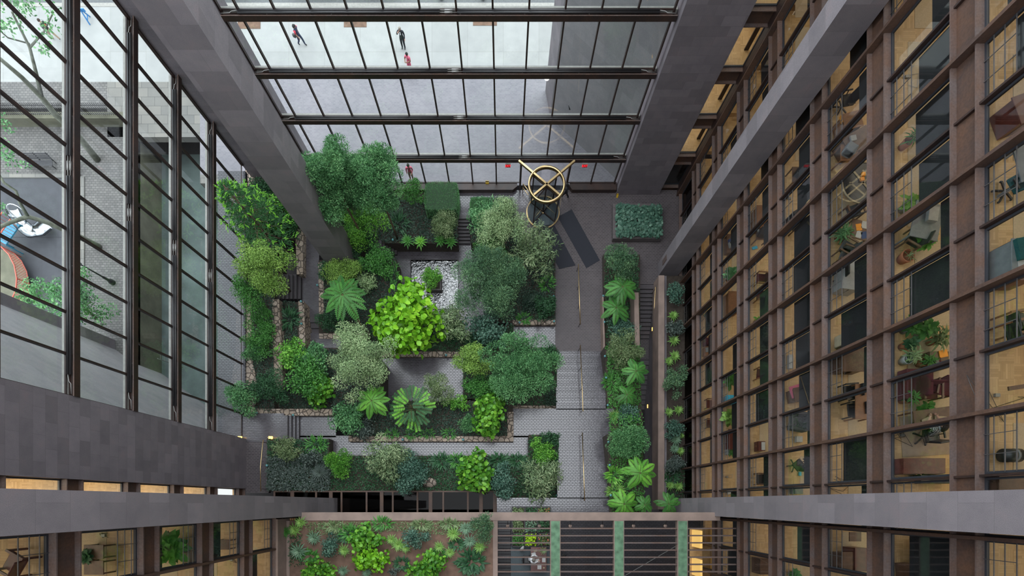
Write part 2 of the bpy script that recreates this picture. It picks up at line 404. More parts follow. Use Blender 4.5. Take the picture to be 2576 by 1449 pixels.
border('flat-stone border turning up beside the glossy small-leaved fig', [(1276,1036),(1292,1036),(1292,1097),(1276,1097)], 2.76)
border('short flat-stone border at the foot of the big fluffy tree', [(1290,1020),(1402,1020),(1402,1030),(1290,1030)], 1.56)
border('stone border under the bright-tipped conifer', [(617,428),(640,428),(640,470),(617,470)], 1.6)
border('brown concrete kerb of the planting strip at the office windows', [(1657,692),(1672,692),(1672,1282),(1655,1282)], 1.3, mat='concrete', name='trim_concrete_kerb')
border('brown concrete kerb between the staircase and the tree ferns', [(1595,735),(1607,735),(1620,1270),(1606,1270)], 1.9, mat='concrete', name='trim_concrete_kerb')
border('thin dark kerb of the border beside the broad steps', [(1515,742),(1519,742),(1527,1036),(1522,1036)], 1.0, mat='concrete', name='trim_concrete_kerb')
m = MB(); m.box(PX(1640,-1), PX(1658,-1), PY(1300,-1), PY(720,-1), -3.3, .9); struct(m.build('wall_stairwell', M['granite']), 'dark granite wall of the descending staircase')

# pool basin
zp = -1.2
x0, x1, y0, y1 = PX(1034,zp), PX(1153,zp), PY(777,zp), PY(654,zp)
m = MB(); m.box(x0,x1,y0,y1,-2.1,-2.0)
m.box(x0-.05,x0,y0,y1,-2.1,-1.19); m.box(x1,x1+.05,y0,y1,-2.1,-1.19); m.box(x0,x1,y0-.05,y0,-2.1,-1.19); m.box(x0,x1,y1,y1+.05,-2.1,-1.19)
struct(m.build('floor_pool_basin', M['riser']), 'dark square pool basin sunk in the brick court')
q = N('rippled_pool_water')
pos = q.pos(); off = q.n('VectorMath', operation='SUBTRACT'); off.inputs[1].default_value = (PX(1090,zp), PY(765,zp), zp); q.l(pos, off.inputs[0])
ln = q.n('VectorMath', operation='LENGTH'); q.l(off.outputs[0], ln.inputs[0])
nz = q.noise(2.6, 4, rough=.6); ad = q.n('Math', operation='MULTIPLY_ADD'); q.l(nz, ad.inputs[0]); ad.inputs[1].default_value = 1.6; q.l(ln.outputs['Value'], ad.inputs[2])
sn = q.n('Math', operation='SINE'); ml = q.n('Math', operation='MULTIPLY'); ml.inputs[1].default_value = 14; q.l(ad.outputs[0], ml.inputs[0]); q.l(ml.outputs[0], sn.inputs[0])
nz2 = q.noise(4.5, 3); ad2 = q.n('Math', operation='MULTIPLY_ADD'); q.l(nz2, ad2.inputs[0]); ad2.inputs[1].default_value = 6.0; q.l(sn.outputs[0], ad2.inputs[2])
q.bump(ad2.outputs[0], 1.0, .011)
M['water'] = q.fin((.012,.013,.016), .03, 0, 1.0); q.b.inputs['IOR'].default_value = 2.2
nx = 40; m = MB(); m.box(x0,x1,y0,y1,-1.42,-1.36)
o = m.build('water_pool', M['water']); struct(o, 'rippling dark water of the square pool')

# ------------------------------------------------------------------ granite pillars and walls
TOP = 46.0
def block(name, label, x0,x1,y0,y1,z0,z1, mat='granite'):
    m = MB(); m.box(x0,x1,y0,y1,z0,z1); return struct(m.build(name, M[mat]), label)
block('pillar', 'broad granite pillar with staggered slabs at the end of the park glass wall', -22.2,-19.0,1.05,4.72,-1,TOP)
block('pillar', 'narrow granite pillar running down to the planted terrace', -18.9,-12.1,-.81,.35,-1,TOP,'granite_big')
block('pillar', 'pale granite pillar running down to the pergola', 12.7,14.6,-.80,.33,-1,TOP,'granite_big')
block('pillar', 'granite pillar crossing the office windows with a pale narrow side', 12.34,13.86,18.05,19.1,-.5,TOP,'granite_big')
block('pillar', 'granite pillar between the street glass wall and the parquet offices', 9.0,12.42,24.6,26.4,-.3,TOP)
block('pillar', 'freestanding granite pillar rising from the ferns in front of the glass corner', -13.55,-11.66,18.3,20.1,-.5,TOP,'granite_big')
block('wall_corner', 'granite wall between the street glass wall and the park glass wall', -19.3,-14.52,24.96,26.2,-.5,TOP)
m = MB(); m.prism([(-19.9,4.3),(-20.6,4.8),(-30.9,12.2),(-31.3,11.7),(-30.9,10.8)], -3.5, 26); struct(m.build('wall_park', M['granite_light']), 'slanting pale granite wall outside the park glass wall')
m = MB(); m.prism([(-30.9,12.2),(-31.0,13.0),(-31.7,13.0),(-31.6,12.1)], -3.5, 26); struct(m.build('wall_park_end', M['granite']), 'dark end of the slanting granite wall outside')
m = MB(); m.prism([(9.4,25.5),(3.75,30.7),(3.75,31.2),(4.6,31.2),(10.2,26.0)], -.5, 26); struct(m.build('wall_street', M['granite_light']), 'slanting pale granite wall outside the street glass wall')
m = MB(); m.prism([(3.74,30.7),(3.36,32.9),(3.7,32.9),(4.1,31.2)], -.5, 26); struct(m.build('wall_street_end', M['granite']), 'dark end of the slanting granite wall by the street')

# ------------------------------------------------------------------ outside ground
m = MB(); m.box(-24.2, 12.4, 26.2, 34.9, -.6, -.02); m.box(-14.5, 9, 25.34, 26.2, -.6, -.02); struct(m.build('pavement_brick', M['brick_out']), 'pale brick pavement outside the street glass wall')
q = N('pale_pavement_concrete'); br = q.n('TexBrick'); br.offset = 0; br.inputs['Scale'].default_value = 1; br.inputs['Brick Width'].default_value = 2.85; br.inputs['Row Height'].default_value = 6.0
br.inputs['Mortar Size'].default_value = .012; br.inputs['Color1'].default_value = (.23,.235,.23,1); br.inputs['Color2'].default_value = (.265,.27,.265,1); br.inputs['Mortar'].default_value = (.19,.19,.18,1)
q.l(q.pos(), br.inputs['Vector']); c = q.mix(1, br.outputs[0], q.ramp(q.noise(1.2,5), [(.3,(.93,.93,.93)),(.7,(1.05,1.05,1.04))]), 'MULTIPLY')
M['pavement'] = q.fin(c, .8)
m = MB(); m.box(-60, 16, 34.9, 39.6, -.6, -.02); m.box(-60,-24.2,33.6,34.9,-.6,-.02); struct(m.build('sidewalk', M['pavement']), 'pale concrete sidewalk beyond the brick pavement')
m = MB(); m.box(-60, 16, 39.6, 39.9, -.6, -.0); struct(m.build('kerb_street', M['sill']), 'pale stone kerb of the street')
M['asphalt'] = plain('street_asphalt', (.10,.105,.11), .85, 0, .15, 8)
m = MB(); m.box(-60, 20, 39.9, 52, -.6, -.14); struct(m.build('road', M['asphalt']), 'grey asphalt street at the edge of view')
M['cobble'] = brickfloor('granite_setts', (.080,.077,.073), (.120,.115,.108), (.045,.044,.042), .30, .19, .8, .02)
M['flag'] = brickfloor('grey_flagstones', (.125,.125,.118), (.175,.168,.15), (.085,.085,.08), 1.05, .72, .8, .02, 0, .3)
M['reflection_teal'] = plain('reflection_tinted_ground', (.075,.100,.095), .9, 0, .4, .5)  # teal of the glass wall reflections, painted into the areaway ground colour
M['play'] = plain('dark_play_surface', (.050,.052,.060), .9, 0, .12, 1.5)
M['moss'] = plain('mossy_concrete', (.105,.103,.072), .9, 0, .3, .8)
m = MB(); m.box(-62,24,-10,54,-4.2,-3.7); struct(m.build('ground_outer', M['dark_wall']), 'dark ground far below the park and street')
def out(name, label, rects, mat, z=-.02, t=.6):
    m = MB()
    for r in rects: m.box(*r, z-t, z)
    return struct(m.build(name, mat), label)
out('pavement_setts', 'grey stone setts of the park strip beside the sidewalk', [(-45,-31.6,31.5,33.6),(-45,-29.4,21.2,30.0)], M['cobble'])
out('pavement_flags', 'pale flagstones between the fence and the building', [(-31.6,-24.2,29.2,33.6),(-24.2,-19.6,25.5,26.2)], M['flag'])
out('pavement_park_setts', 'grey setts around the playground edge', [(-33.6,-29.4,6,21.2)], M['cobble'])
out('ground_playground', 'dark play surface of the park', [(-60,-33.6,0,21.2)], M['play'])
out('kerb_playground', 'pale kerb around the dark play surface', [(-33.7,-33.4,18.2,26.0),(-45,-33.7,25.9,26.2)], M['flag'], .06, .2)
out('ground_play_corner', 'dark play surface beyond the bench', [(-45,-33.7,21.2,25.9)], M['play'], 0.0, .5)
m = MB(); m.box(-29.7,-29.4,6,29.2,-3.4,.05); struct(m.build('wall_areaway', M['moss']), 'mossy concrete retaining wall below the park edge')
m = MB(); m.box(-29.4,-21.0,4,30,-3.5,-3.2); struct(m.build('ground_areaway', M['reflection_teal']), 'dark sunken area along the park glass wall')
m = MB(); m.box(-45,-29.4,30.0,30.5,-.1,.9); struct(m.build('wall_fence_base', M['moss']), 'low concrete wall under the iron fence')
# ------------------------------------------------------------------ glass walls of the garden hall
BT = [3.55, 7.3, 10.9, 14.45, 18.05, 21.65]            # tops of the horizontal steel beams
WN = [0]
def window(ax, at, u0, u1, z0, z1, label, sgn, frame=.05, dep=.07, glass='clear_glass_key', fm='bronze', extra=None):
    """frame with a pane; ax 'y' spans x at constant y, ax 'x' spans y at constant x; sgn = towards the hall"""
    WN[0] += 1
    def bx(mb, a0,a1,d0,d1,c0,c1):
        if ax == 'y': mb.box(a0,a1, at+min(d0*sgn,d1*sgn), at+max(d0*sgn,d1*sgn), c0,c1)
        else: mb.box(at+min(d0*sgn,d1*sgn), at+max(d0*sgn,d1*sgn), a0,a1, c0,c1)
    m = MB()
    bx(m,u0,u0+frame,-dep/2,dep/2,z0,z1); bx(m,u1-frame,u1,-dep/2,dep/2,z0,z1)
    bx(m,u0+frame,u1-frame,-dep/2,dep/2,z0,z0+frame); bx(m,u0+frame,u1-frame,-dep/2,dep/2,z1-frame,z1)
    o = struct(m.build('window_%d' % WN[0], M[fm]), label)
    g = MB(); bx(g,u0+frame,u1-frame,-.008,.008,z0+frame,z1-frame); g.build('pane', M[glass if glass in M else 'clear_glass_key'], o)
    if extra: extra(o, bx)
    return o
M['clear_glass_key'] = glassmat('hall_glass', (.95,.97,.965), 1.38)
M['office_key'] = glassmat('office_pane', (.82,.84,.84), 1.36)
M['dark_key'] = glassmat('smoked_pane', (.34,.30,.28), 1.16)

def mullion(ax, at, u, z0, z1, w, d0, d1, sgn, mat, label, name='trim_mullion'):
    m = MB()
    if ax == 'y': m.box(u-w/2,u+w/2, at+min(d0*sgn,d1*sgn), at+max(d0*sgn,d1*sgn), z0,z1)
    else: m.box(at+min(d0*sgn,d1*sgn), at+max(d0*sgn,d1*sgn), u-w/2,u+w/2, z0,z1)
    return struct(m.build(name, M[mat]), label)

def hall_beam(ax, inner, glass, u0, u1, zt, sgn, label):
    """wide-flange beam carrying two heating tubes; inner = plane of its face towards the hall"""
    m = MB()
    def bx(mb,a0,a1,p,q,c0,c1):
        p,q = sorted((p,q))
        if ax == 'y': mb.box(a0,a1,p,q,c0,c1)
        else: mb.box(p,q,a0,a1,c0,c1)
    bx(m,u0,u1,inner,inner-sgn*.04,zt-.33,zt); bx(m,u0,u1,inner-sgn*.04,glass,zt-.20,zt-.16); bx(m,u0,u1,inner-sgn*.04,glass,zt-.33,zt-.30)
    o = struct(m.build('beam', M['bronze']), label)
    e = MB(); bx(e,u0,u1,inner+sgn*.012,inner-sgn*.035,zt,zt+.014); e.build('edge_strip', M['flange'], o)
    s = MB(); bx(s,u0,u1,glass-sgn*.02,glass-sgn*.19,zt-.33,zt-.01); s.build('sill', M['sill'], o)
    return o
def heater(ax, inner, u0, u1, zt, sgn, label, seed):
    t = thing('tube_heater', label, 'heater', (0,0,0), 0, 'black tube heaters on the beams')
    rd = random.Random(seed); L = u1-u0
    def pt(u, d, z): return (u, inner-sgn*d, z) if ax == 'y' else (inner-sgn*d, u, z)
    mid = u0 + L*.5
    for d in (.10, .22):
        for a, b in ((u0+.9, mid-.45), (mid+.45, u1-.9)):
            mb = MB(); mb.tube([pt(a,d,zt+.075), pt(b,d,zt+.075)], .052, 8); mb.build('heating_tube', M['black'], t, True)
        mb = MB(); mb.tube([pt(mid-.45,d,zt+.075), pt(mid+.45,d,zt+.075)], .016, 6)
        mb.tube([pt(mid-.2,d,zt+.075), pt(mid+.2,d,zt+.075)], .04, 8)
        mb.build('coupling', M['silver'], t, True)
    for u, s2 in ((u0+.05,1),(u1-.05,-1)):
        mb = MB(); mb.tube([pt(u,.08,zt+.05), pt(u+s2*.45,.10,zt+.05), pt(u+s2*.55,.18,zt+.06), pt(u+s2*.9,.22,zt+.075)], .018, 6); mb.build('pipe', M['silver'], t, True)
    k = u0+2.4
    while k < u1-2:
        a = pt(k,.05,zt+.026); b = pt(k,.27,zt+.026); mb = MB(); mb.bar(a, b, .03, .02); k += 3.3; mb.build('bracket', M['silver'], t)
    return t
# street side: glass at y = 25.28, beam faces at y = 24.96
XS = [-14.48] + [-13.56 + 1.86*k for k in range(12)] + [8.76]
tiers = [(.42, BT[0]-.33)] + [(BT[k], BT[k+1]-.33) for k in range(5)] + [(BT[5], 26.0)]
for k, zt in enumerate(BT):
    hall_beam('y', 24.96, 25.28, -14.52, 8.95, zt, -1, 'dark bronze beam across the street glass wall, %s from the ground' % ORD[k])
    heater('y', 24.96, -14.5, 8.9, zt, -1, 'black tube heater lying on the street glass wall beam, %s beam from the ground' % ORD[k], k)
for t, (z0, z1) in enumerate(tiers):
    for b in range(13):
        if t == 0 and XS[b] > 1.0 and XS[b+1] < 5.2: continue
        window('y', 25.28, XS[b], XS[b+1], z0, z1, 'clear pane of the street glass wall, %s row up, %s from the freestanding pillar' % (ORD[t], ORD[b]), -1)
for b, x in enumerate(XS):
    mullion('y', 25.28, x, .4 if not (1.5 < x < 5) else 3.5, 26, .085, -.05, .12, -1, 'bronze', 'slim bronze mullion of the street glass wall, %s from the freestanding pillar' % ORD[b])
for i, (xa, xb) in enumerate(((-14.5,1.10),(5.25,8.95))):
    m = MB(); m.prism([(xa,25.34),(xa,24.72),(xb-(.35 if i==0 else 0),24.72),(xb,25.0),(xb,25.34)] if i == 0 else [(xa,25.34),(xa,25.0),(xa+.2,24.72),(xb,24.72),(xb,25.34)], 0, .42)
    o = struct(m.build('baseboard_street', M['bronze']), ['long bronze plinth under the street glass wall behind the hedges','short bronze plinth under the street glass wall by the corner pillar'][i])
# park side: glass at x = -19.3, faces at x = -18.94
YS = [4.74] + [6.58 + 1.834*k for k in range(11)]
tl = [(3.05, BT[1]-.33)] + [(BT[k], BT[k+1]-.33) for k in range(1,5)] + [(BT[5], 26.0)]
for k, zt in enumerate(BT[1:]):
    hall_beam('x', -18.94, -19.3, 4.72, 24.96, zt, 1, 'dark bronze beam across the park glass wall, %s from the ground' % ORD[k])
    heater('x', -18.94, 4.75, 24.9, zt, 1, 'black tube heater lying on the park glass wall beam, %s beam from the ground' % ORD[k], 20+k)
for t, (z0, z1) in enumerate(tl):
    for b in range(11):
        window('x', -19.3, YS[b], YS[b+1], z0, z1, 'clear pane of the park glass wall, %s row up, %s from the broad granite pillar' % (ORD[t], ORD[b]), 1)
for b, y in enumerate(YS):
    mullion('x', -19.3, y, 3.0, 26, .085, -.05, .12, 1, 'bronze', 'slim bronze mullion of the park glass wall, %s from the broad granite pillar' % ORD[b])

# ------------------------------------------------------------------ office floors
def office_floor(z, x0, x1, y0, y1, label, carpet=None):
    m = MB(); m.box(x0,x1,y0,y1,z-.35,z)
    o = struct(m.build('floor_office', M['parquet']), label)
    if carpet:
        c = MB()
        for r in carpet: c.box(*r, z, z+.012)
        c.build('carpet', M['beige'], o)
    return o
ybays = [2.62 + 3.65*k for k in range(-3, 8)]
rc = random.Random(5)
for k in range(8):
    z = 3.75 + 3.6*k
    cs = [(15.15 if rc.random() < .7 else 14.9, 21.0, ybays[j]+.25, ybays[j+1]-.25) for j in range(10) if rc.random() < .62]
    office_floor(z, 14.25, 22, -8.5, 24.9, 'oak parquet office floor behind the steel grid, %s storey up' % ORD[k], cs)
    office_floor(z, 12.42, 22, 25.45, 32, 'oak parquet office floor behind the corner pillar, %s storey up' % ORD[k])
    if k: office_floor(z, -22, -13.45, -9, -.85, 'oak parquet office floor beside the planted terrace, %s storey up' % ORD[k], [(-21,-14.6,-4.6,-1.0)] if k % 2 else [(-21,-14.3,-8,-2.6)])
    office_floor(z, -24, -19.45, -1, 1.05, 'oak parquet office floor between the two granite pillars, %s storey up' % ORD[k])
    # cross walls between rooms
    if k < 8:
        w = MB()
        for j in range(0, 11, 2): w.box(16.7, 22, ybays[j]-.06, ybays[j]+.06, z, z+3.2)
        struct(w.build('wall_partition', M['partition']), 'tan office partitions on the %s office storey' % ORD[k])
m = MB(); m.box(22,22.3,-9,32,-1,TOP); struct(m.build('wall_office_back', M['partition']), 'back wall of the offices behind the steel grid')
m = MB(); m.box(12.4,22.3,32,32.3,-1,TOP); struct(m.build('wall_office_end', M['partition']), 'end wall of the corner offices')
m = MB(); m.box(-24.3,-24,-9.3,1.05,-1,TOP); m.box(-24,-13.3,-9.3,-9,-1,TOP); struct(m.build('wall_office_far', M['partition']), 'back wall of the offices beside the terrace')
m = MB(); m.box(12.4,22.3,-9,32.3,TOP-12,TOP-11.7); m.box(-24,-13.3,-9,1.0,TOP-12,TOP-11.7); struct(m.build('roof_office', M['granite']), 'flat roof over the office floors')
m = MB(); m.box(14.15,14.5,-9,24.9,32.7,TOP); struct(m.build('wall_upper', M['granite']), 'granite wall above the office floors'); 
m = MB(); m.box(-13.6,22,-9.3,-9,-1,TOP); struct(m.build('wall_rear', M['granite']), 'granite wall behind the terrace and pergola')

def ibeam(ax, face, web, glass, u0, u1, zb, sgn, label):
    """rolled-steel beam: lower flange, web, upper flange; face = edge of the flanges"""
    m = MB()
    def bx(mb,p,q,c0,c1):
        p,q = sorted((p,q))
        if ax == 'y': mb.box(u0,u1,p,q,c0,c1)
        else: mb.box(p,q,u0,u1,c0,c1)
    bx(m,web,web-sgn*.05,zb+.05,zb+.85)
    o = struct(m.build('beam', M['rust']), label)
    f = MB(); bx(f,face,glass,zb,zb+.05); f.build('lower_flange', M['flange'], o)
    f = MB(); bx(f,face,glass,zb+.85,zb+.9); f.build('upper_flange', M['flange'], o)
    return o
ZB = [-.6] + [3.0+3.6*k for k in range(8)]
for k, zb in enumerate(ZB):
    ibeam('x', 13.92, 14.10, 14.2, -8.5, 24.9, zb, -1, 'rusty steel floor beam of the office grid, %s from the ground' % ORD[k])
    if k > 1:
        ibeam('x', -13.15, -13.33, -13.42, -9, -.82, zb, 1, 'rusty steel floor beam beside the planted terrace, %s from the ground' % ORD[k])
    if k: ibeam('x', -19.05, -19.25, -19.35, .0, 1.05, zb, 1, 'rusty steel floor beam between the two granite pillars, %s from the ground' % ORD[k])
    ibeam('y', 24.96, 25.14, 25.24, 12.42, 14.2, zb, -1, 'rusty steel floor beam of the corner offices, %s from the ground' % ORD[k])
for j, y in enumerate(ybays):
    mullion('x', 14.2, y, -.6, 33, .11, -.05, .40, -1, 'rust', 'heavy rusty steel post of the office grid, %s from the pergola end' % ORD[j], 'trim_post')
    if j < 10: mullion('x', 14.2, y+1.825, 0, 33, .07, -.05, .20, -1, 'bronze', 'slim steel post of the office grid, %s slim one from the pergola end' % ORD[j], 'trim_post')
m = MB(); m.box(13.86,14.3,24.7,25.3,-.4,33); struct(m.build('trim_corner_post', M['bronze']), 'dark steel post in the corner of the office windows')
for j, y in enumerate((-.85,-2.68,-4.5,-6.3)):
    mullion('x', -13.42, y, 3, 33, .10, -.05, .30 if j%2 else .2, 1, 'rust', 'steel post of the office windows beside the planted terrace, %s from the narrow pillar' % ORD[j], 'trim_post')

# windows of the office grid with black blinds and guard rails
BL = {}   # (storey, bay) -> share of the pane covered from above
rb = random.Random(11)
def office_extra(cover, rail):
    def f(o, bx):
        u0, u1, z0, z1 = f.dim
        if rail:
            g = MB()
            for h in (.30,.62,.95): bx(g,u0+.04,u1-.04,.05,.075,z0+h,z0+h+.022)
            for s in (.33,.67): bx(g,u0+(u1-u0)*s-.01,u0+(u1-u0)*s+.01,.05,.07,z0,z0+.97)
            g.build('guard_rail', M['cord'], o)
        if cover > 0:
            b = MB(); bx(b,u0+.06,u1-.06,-.12,-.10,z1-(z1-z0)*cover,z1); b.build('blind', M['blind'], o)
    return f
def office_window(ax, at, u0, u1, z0, z1, label, sgn, cover, rail, glass='office_key'):
    f = office_extra(cover, rail); f.dim = (u0,u1,z0,z1)
    return window(ax, at, u0, u1, z0, z1, label, sgn, .07, .08, glass, 'gasket', f)
BLF = {5: {0:0,1:0,2:0,3:0,4:.75,5:.28,6:.6,7:.65,8:.6,9:.4,10:.45,11:.8}, 4:{0:.3,1:.7,2:.15,3:.25,4:.75,5:.45,6:0,7:0,8:.15,9:.35,10:.55,11:.6},
       3:{0:.2,1:.4,2:.3,3:.55,4:.65,5:.7,6:.72,7:.7,8:.6,9:.55,10:.65,11:.6}, 6:{0:.3,1:0,2:0,3:0,4:0,5:0,6:.35,7:.7,8:.8}}
for k in range(9):
    z0, z1 = (.3, 3.0) if k == 0 else (3.9+3.6*(k-1), 3.0+3.6*k)
    for j in range(10):
        for h in (0,1):
            y0 = ybays[j] + 1.825*h; i = 2*j+h
            if y0 > 24.5 or y0 < -6.3: continue
            cov = BLF.get(k-1, {}).get(i-6+2, None)
            if cov is None: cov = rb.choice([0,0,.3,.45,.5,.55,.6,.75])
            if k == 0: cov = 0
            office_window('x', 14.2, y0+.05, min(y0+1.775, 24.85), z0, z1, 'office window in the steel grid, %s storey, %s bay from the pergola end' % (ORD[k], ORD[i]), -1, cov, (i+k) % 2 == 0, 'dark_key' if k == 0 else 'office_key')
    office_window('y', 25.24, 12.45, 13.9, z0, z1, 'corner office window over the parquet, %s storey' % ORD[k], -1, 0, False)
    if k:
        office_window('x', -19.35, .05, 1.04, z0, z1, 'narrow window between the two granite pillars, %s storey' % ORD[k], 1, 0, False)
        for j in range(3):
            y1 = -.85 - 1.825*j
            office_window('x', -13.42, y1-1.775, y1-.05, z0, z1, 'office window beside the planted terrace, %s storey, %s from the narrow pillar' % (ORD[k], ORD[j]), 1, [0,.45,.25][(j+k)%3], j % 2 == 0)
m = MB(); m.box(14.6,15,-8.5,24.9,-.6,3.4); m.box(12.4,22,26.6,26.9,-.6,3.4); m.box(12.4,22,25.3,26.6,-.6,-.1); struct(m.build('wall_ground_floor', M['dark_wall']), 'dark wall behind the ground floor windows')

m = MB(); m.box(-19.44,-19.41,.45,1.0,4.1,6.3); tag(m.build('glow_panel', emit('daylight_glow',(1,1,1),.55)), 'glowing white panel added in place of daylight behind the lowest narrow window between the two pillars', 'light')  # added glowing panel, stands in for daylight through this window
# ------------------------------------------------------------------ planted terrace and pergola
zt = 10.0
m = MB(); m.box(PX(755,zt),PX(1812,zt),PY(1310,zt),PY(1289,zt),zt-.6,zt); struct(m.build('beam_terrace', M['concrete'], bevel=.02), 'long brown concrete beam along the edge of terrace and pergola')
m = MB(); m.box(-13.1,PX(728,zt),-9,PY(1310,zt),zt-.5,zt-.02); m.box(-13.14,-13.02,-9,-.95,zt-.5,zt+1.15); m.box(PX(1240,zt),PX(1252,zt),-9,PY(1310,zt),zt-.5,zt-.02); struct(m.build('trim_terrace_kerb', M['concrete']), 'brown concrete kerbs beside the planted terrace')
m = MB(); m.box(PX(728,zt),PX(1240,zt),-9,PY(1310,zt),zt-.6,zt-.08); struct(m.build('garden_bed', M['soil_red']), 'reddish soil of the planted terrace')
def slat_y(i): return 1329.5 + 18.15*i
for i in range(9):
    m = MB(); y = PY(slat_y(i),zt); m.box(PX(1252,zt),14.0,y-.04,y+.04,zt-.16,zt-.02); struct(m.build('beam_slat', M['flange']), 'thin brown slat of the pergola, %s from the long concrete beam' % ORD[i])
M['algae'] = plain('algae_green_felt', (.09,.17,.10), .9, 0, .35, 3)
for i, (a, b) in enumerate(((1384,1410),(1544,1570),(1704,1730))):
    m = MB(); m.box(PX(a,zt),PX(b,zt),-9,PY(1310,zt),zt-.35,zt+.02); o = struct(m.build('beam_trough', M['concrete']), 'green moss-topped trough across the pergola, %s from the planted terrace' % ORD[i])
    g = MB(); g.box(PX(a+2,zt),PX(b-2,zt),-9,PY(1311,zt),zt+.02,zt+.05); g.build('moss', M['algae'], o)
for i, px in enumerate((1277,1357,1434,1514,1593,1673)):
    t = thing('downlight', 'small round downlight under the pergola edge, %s from the planted terrace' % ORD[i], 'lamp', (0,0,0), 0, 'downlights under the pergola edge')
    c = P(px, 1323, 9.5); mb = MB(); mb.lathe([(.02,9.62),(.10,9.60),(.11,9.45),(.02,9.44)], c.x, c.y, 12); mb.build('lamp_head', M['concrete'], t, True)
    mb = MB(); mb.bar((c.x,c.y,9.55),(c.x,PY(1309,zt),9.8),.03); mb.build('arm', M['black'], t)
# skylight under the terrace edge
zs = 3.5
x0, x1, y0, y1 = PX(688,zs), PX(1250,zs), -.95, PY(1236,zs)
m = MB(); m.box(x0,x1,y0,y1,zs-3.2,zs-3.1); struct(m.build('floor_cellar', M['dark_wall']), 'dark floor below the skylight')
m = MB()
for px in (690,735,795,832,859,922,960,988,1050,1083,1115,1177,1210,1245):
    w = 4.5 if px in (735,832,960,1083,1210,1245) else 2.2
    m.box(PX(px-w,zs),PX(px+w,zs),y0,y1,zs-.12,zs)
m.box(x0,x1,y1-.06,y1+.04,zs-.12,zs+.02); m.box(x0,x1,y0,y0+.05,zs-.12,zs)
o = struct(m.build('window_skylight', M['rust']), 'long dark skylight between the border and the terrace edge')
g = MB(); g.box(x0,x1,y0,y1,zs-.08,zs-.06); g.build('pane', M['dark_key'], o)
# ------------------------------------------------------------------ plants
rng = np.random.default_rng(7)
def nrm(a): return a/np.maximum(np.linalg.norm(a, axis=1, keepdims=True), 1e-9)
def leaf_mesh(name, c, d, n, L, W, tone, mat, parent=None, shape='diamond', loc=None, fold=.12, curl=0.0):
    """leaves from base point c, direction d, facing n; one mesh"""
    K = len(c); d = nrm(d); s = nrm(np.cross(d, n)); n = np.cross(s, d)
    L = np.broadcast_to(np.asarray(L, float), (K,))[:,None]; W = np.broadcast_to(np.asarray(W, float), (K,))[:,None]
    if shape == 'diamond':
        V = np.stack([c, c+d*L*.45+s*W*.5+n*W*fold, c+d*L-n*L*curl, c+d*L*.45-s*W*.5+n*W*fold], 1); F = [(0,1,2,3)]
    elif shape == 'round':
        V = np.stack([c, c+d*L*.3+s*W*.42+n*W*fold, c+d*L*.72+s*W*.5+n*(W*fold-L*curl*.4), c+d*L-n*L*curl, c+d*L*.72-s*W*.5+n*(W*fold-L*curl*.4), c+d*L*.3-s*W*.42+n*W*fold, c+d*L*.55-n*L*curl*.15], 1)
        F = [(0,1,6),(1,2,6),(2,3,6),(3,4,6),(4,5,6),(5,0,6)]
    else:   # strap: long arching leaf
        V = np.stack([c, c+d*L*.35+s*W*.5+n*L*.10, c+d*L*.35-s*W*.5+n*L*.10, c+d*L*.7+s*W*.4+n*L*(.10-curl*.35), c+d*L*.7-s*W*.4+n*L*(.10-curl*.35), c+d*L-n*L*curl], 1)
        F = [(0,1,2),(2,1,3,4),(4,3,5)]
    nv = V.shape[1]; V = V.reshape(-1, 3)
    if loc is not None: V = V - np.array(loc)
    base = np.arange(K)[:,None]*nv
    loops = np.concatenate([(base+np.array(f)[None,:]) for f in F], 1).ravel(); sizes = np.tile([len(f) for f in F], K)
    me = bpy.data.meshes.new(name); me.vertices.add(len(V)); me.vertices.foreach_set('co', V.ravel())
    me.loops.add(len(loops)); me.loops.foreach_set('vertex_index', loops.astype(np.int32))
    me.polygons.add(len(sizes)); st = np.concatenate([[0], np.cumsum(sizes)[:-1]]); me.polygons.foreach_set('loop_start', st.astype(np.int32))
    me.update(calc_edges=True)
    a = me.attributes.new('tone', 'FLOAT', 'POINT'); a.data.foreach_set('value', np.repeat(np.clip(tone,0,1), nv).astype(np.float32))
    me.materials.append(mat); o = bpy.data.objects.new(name, me); COL.objects.link(o)
    if parent: o.parent = parent
    if loc is not None and not parent: o.location = loc
    return o

def LM(name, lo, mid, hi, rough=.42): M[name] = leafmat(name, [(0, lo), (.55, mid), (1, hi)], rough)
LM('leaf_lime', (.060,.16,.012), (.13,.34,.018), (.24,.46,.030), .3)
LM('leaf_glossy', (.030,.11,.016), (.075,.22,.022), (.16,.34,.035), .28)
LM('leaf_yellowgreen', (.075,.14,.030), (.15,.27,.050), (.26,.40,.09))
LM('leaf_pale', (.10,.16,.075), (.19,.28,.125), (.32,.40,.21))
LM('leaf_fluffy', (.030,.095,.036), (.075,.20,.075), (.18,.36,.15))
LM('leaf_conifer', (.032,.08,.042), (.068,.14,.070), (.15,.26,.12))
LM('leaf_olive', (.055,.095,.038), (.115,.165,.070), (.21,.26,.13))
LM('leaf_bamboo', (.06,.105,.050), (.14,.20,.095), (.27,.33,.18))
LM('leaf_fern', (.022,.085,.020), (.050,.165,.032), (.09,.26,.055))
LM('leaf_dark', (.014,.042,.020), (.027,.080,.034), (.052,.13,.055))
LM('leaf_teal', (.022,.058,.042), (.052,.115,.080), (.12,.21,.15))
LM('leaf_greyblue', (.030,.046,.038), (.060,.082,.070), (.13,.16,.135))
LM('leaf_bright', (.040,.13,.020), (.085,.25,.032), (.20,.44,.06))
LM('leaf_tip', (.015,.055,.018), (.028,.11,.026), (.16,.42,.030))
LM('leaf_star', (.055,.13,.030), (.13,.26,.055), (.28,.42,.12))
LM('leaf_greystar', (.05,.10,.06), (.10,.18,.11), (.2,.29,.19))
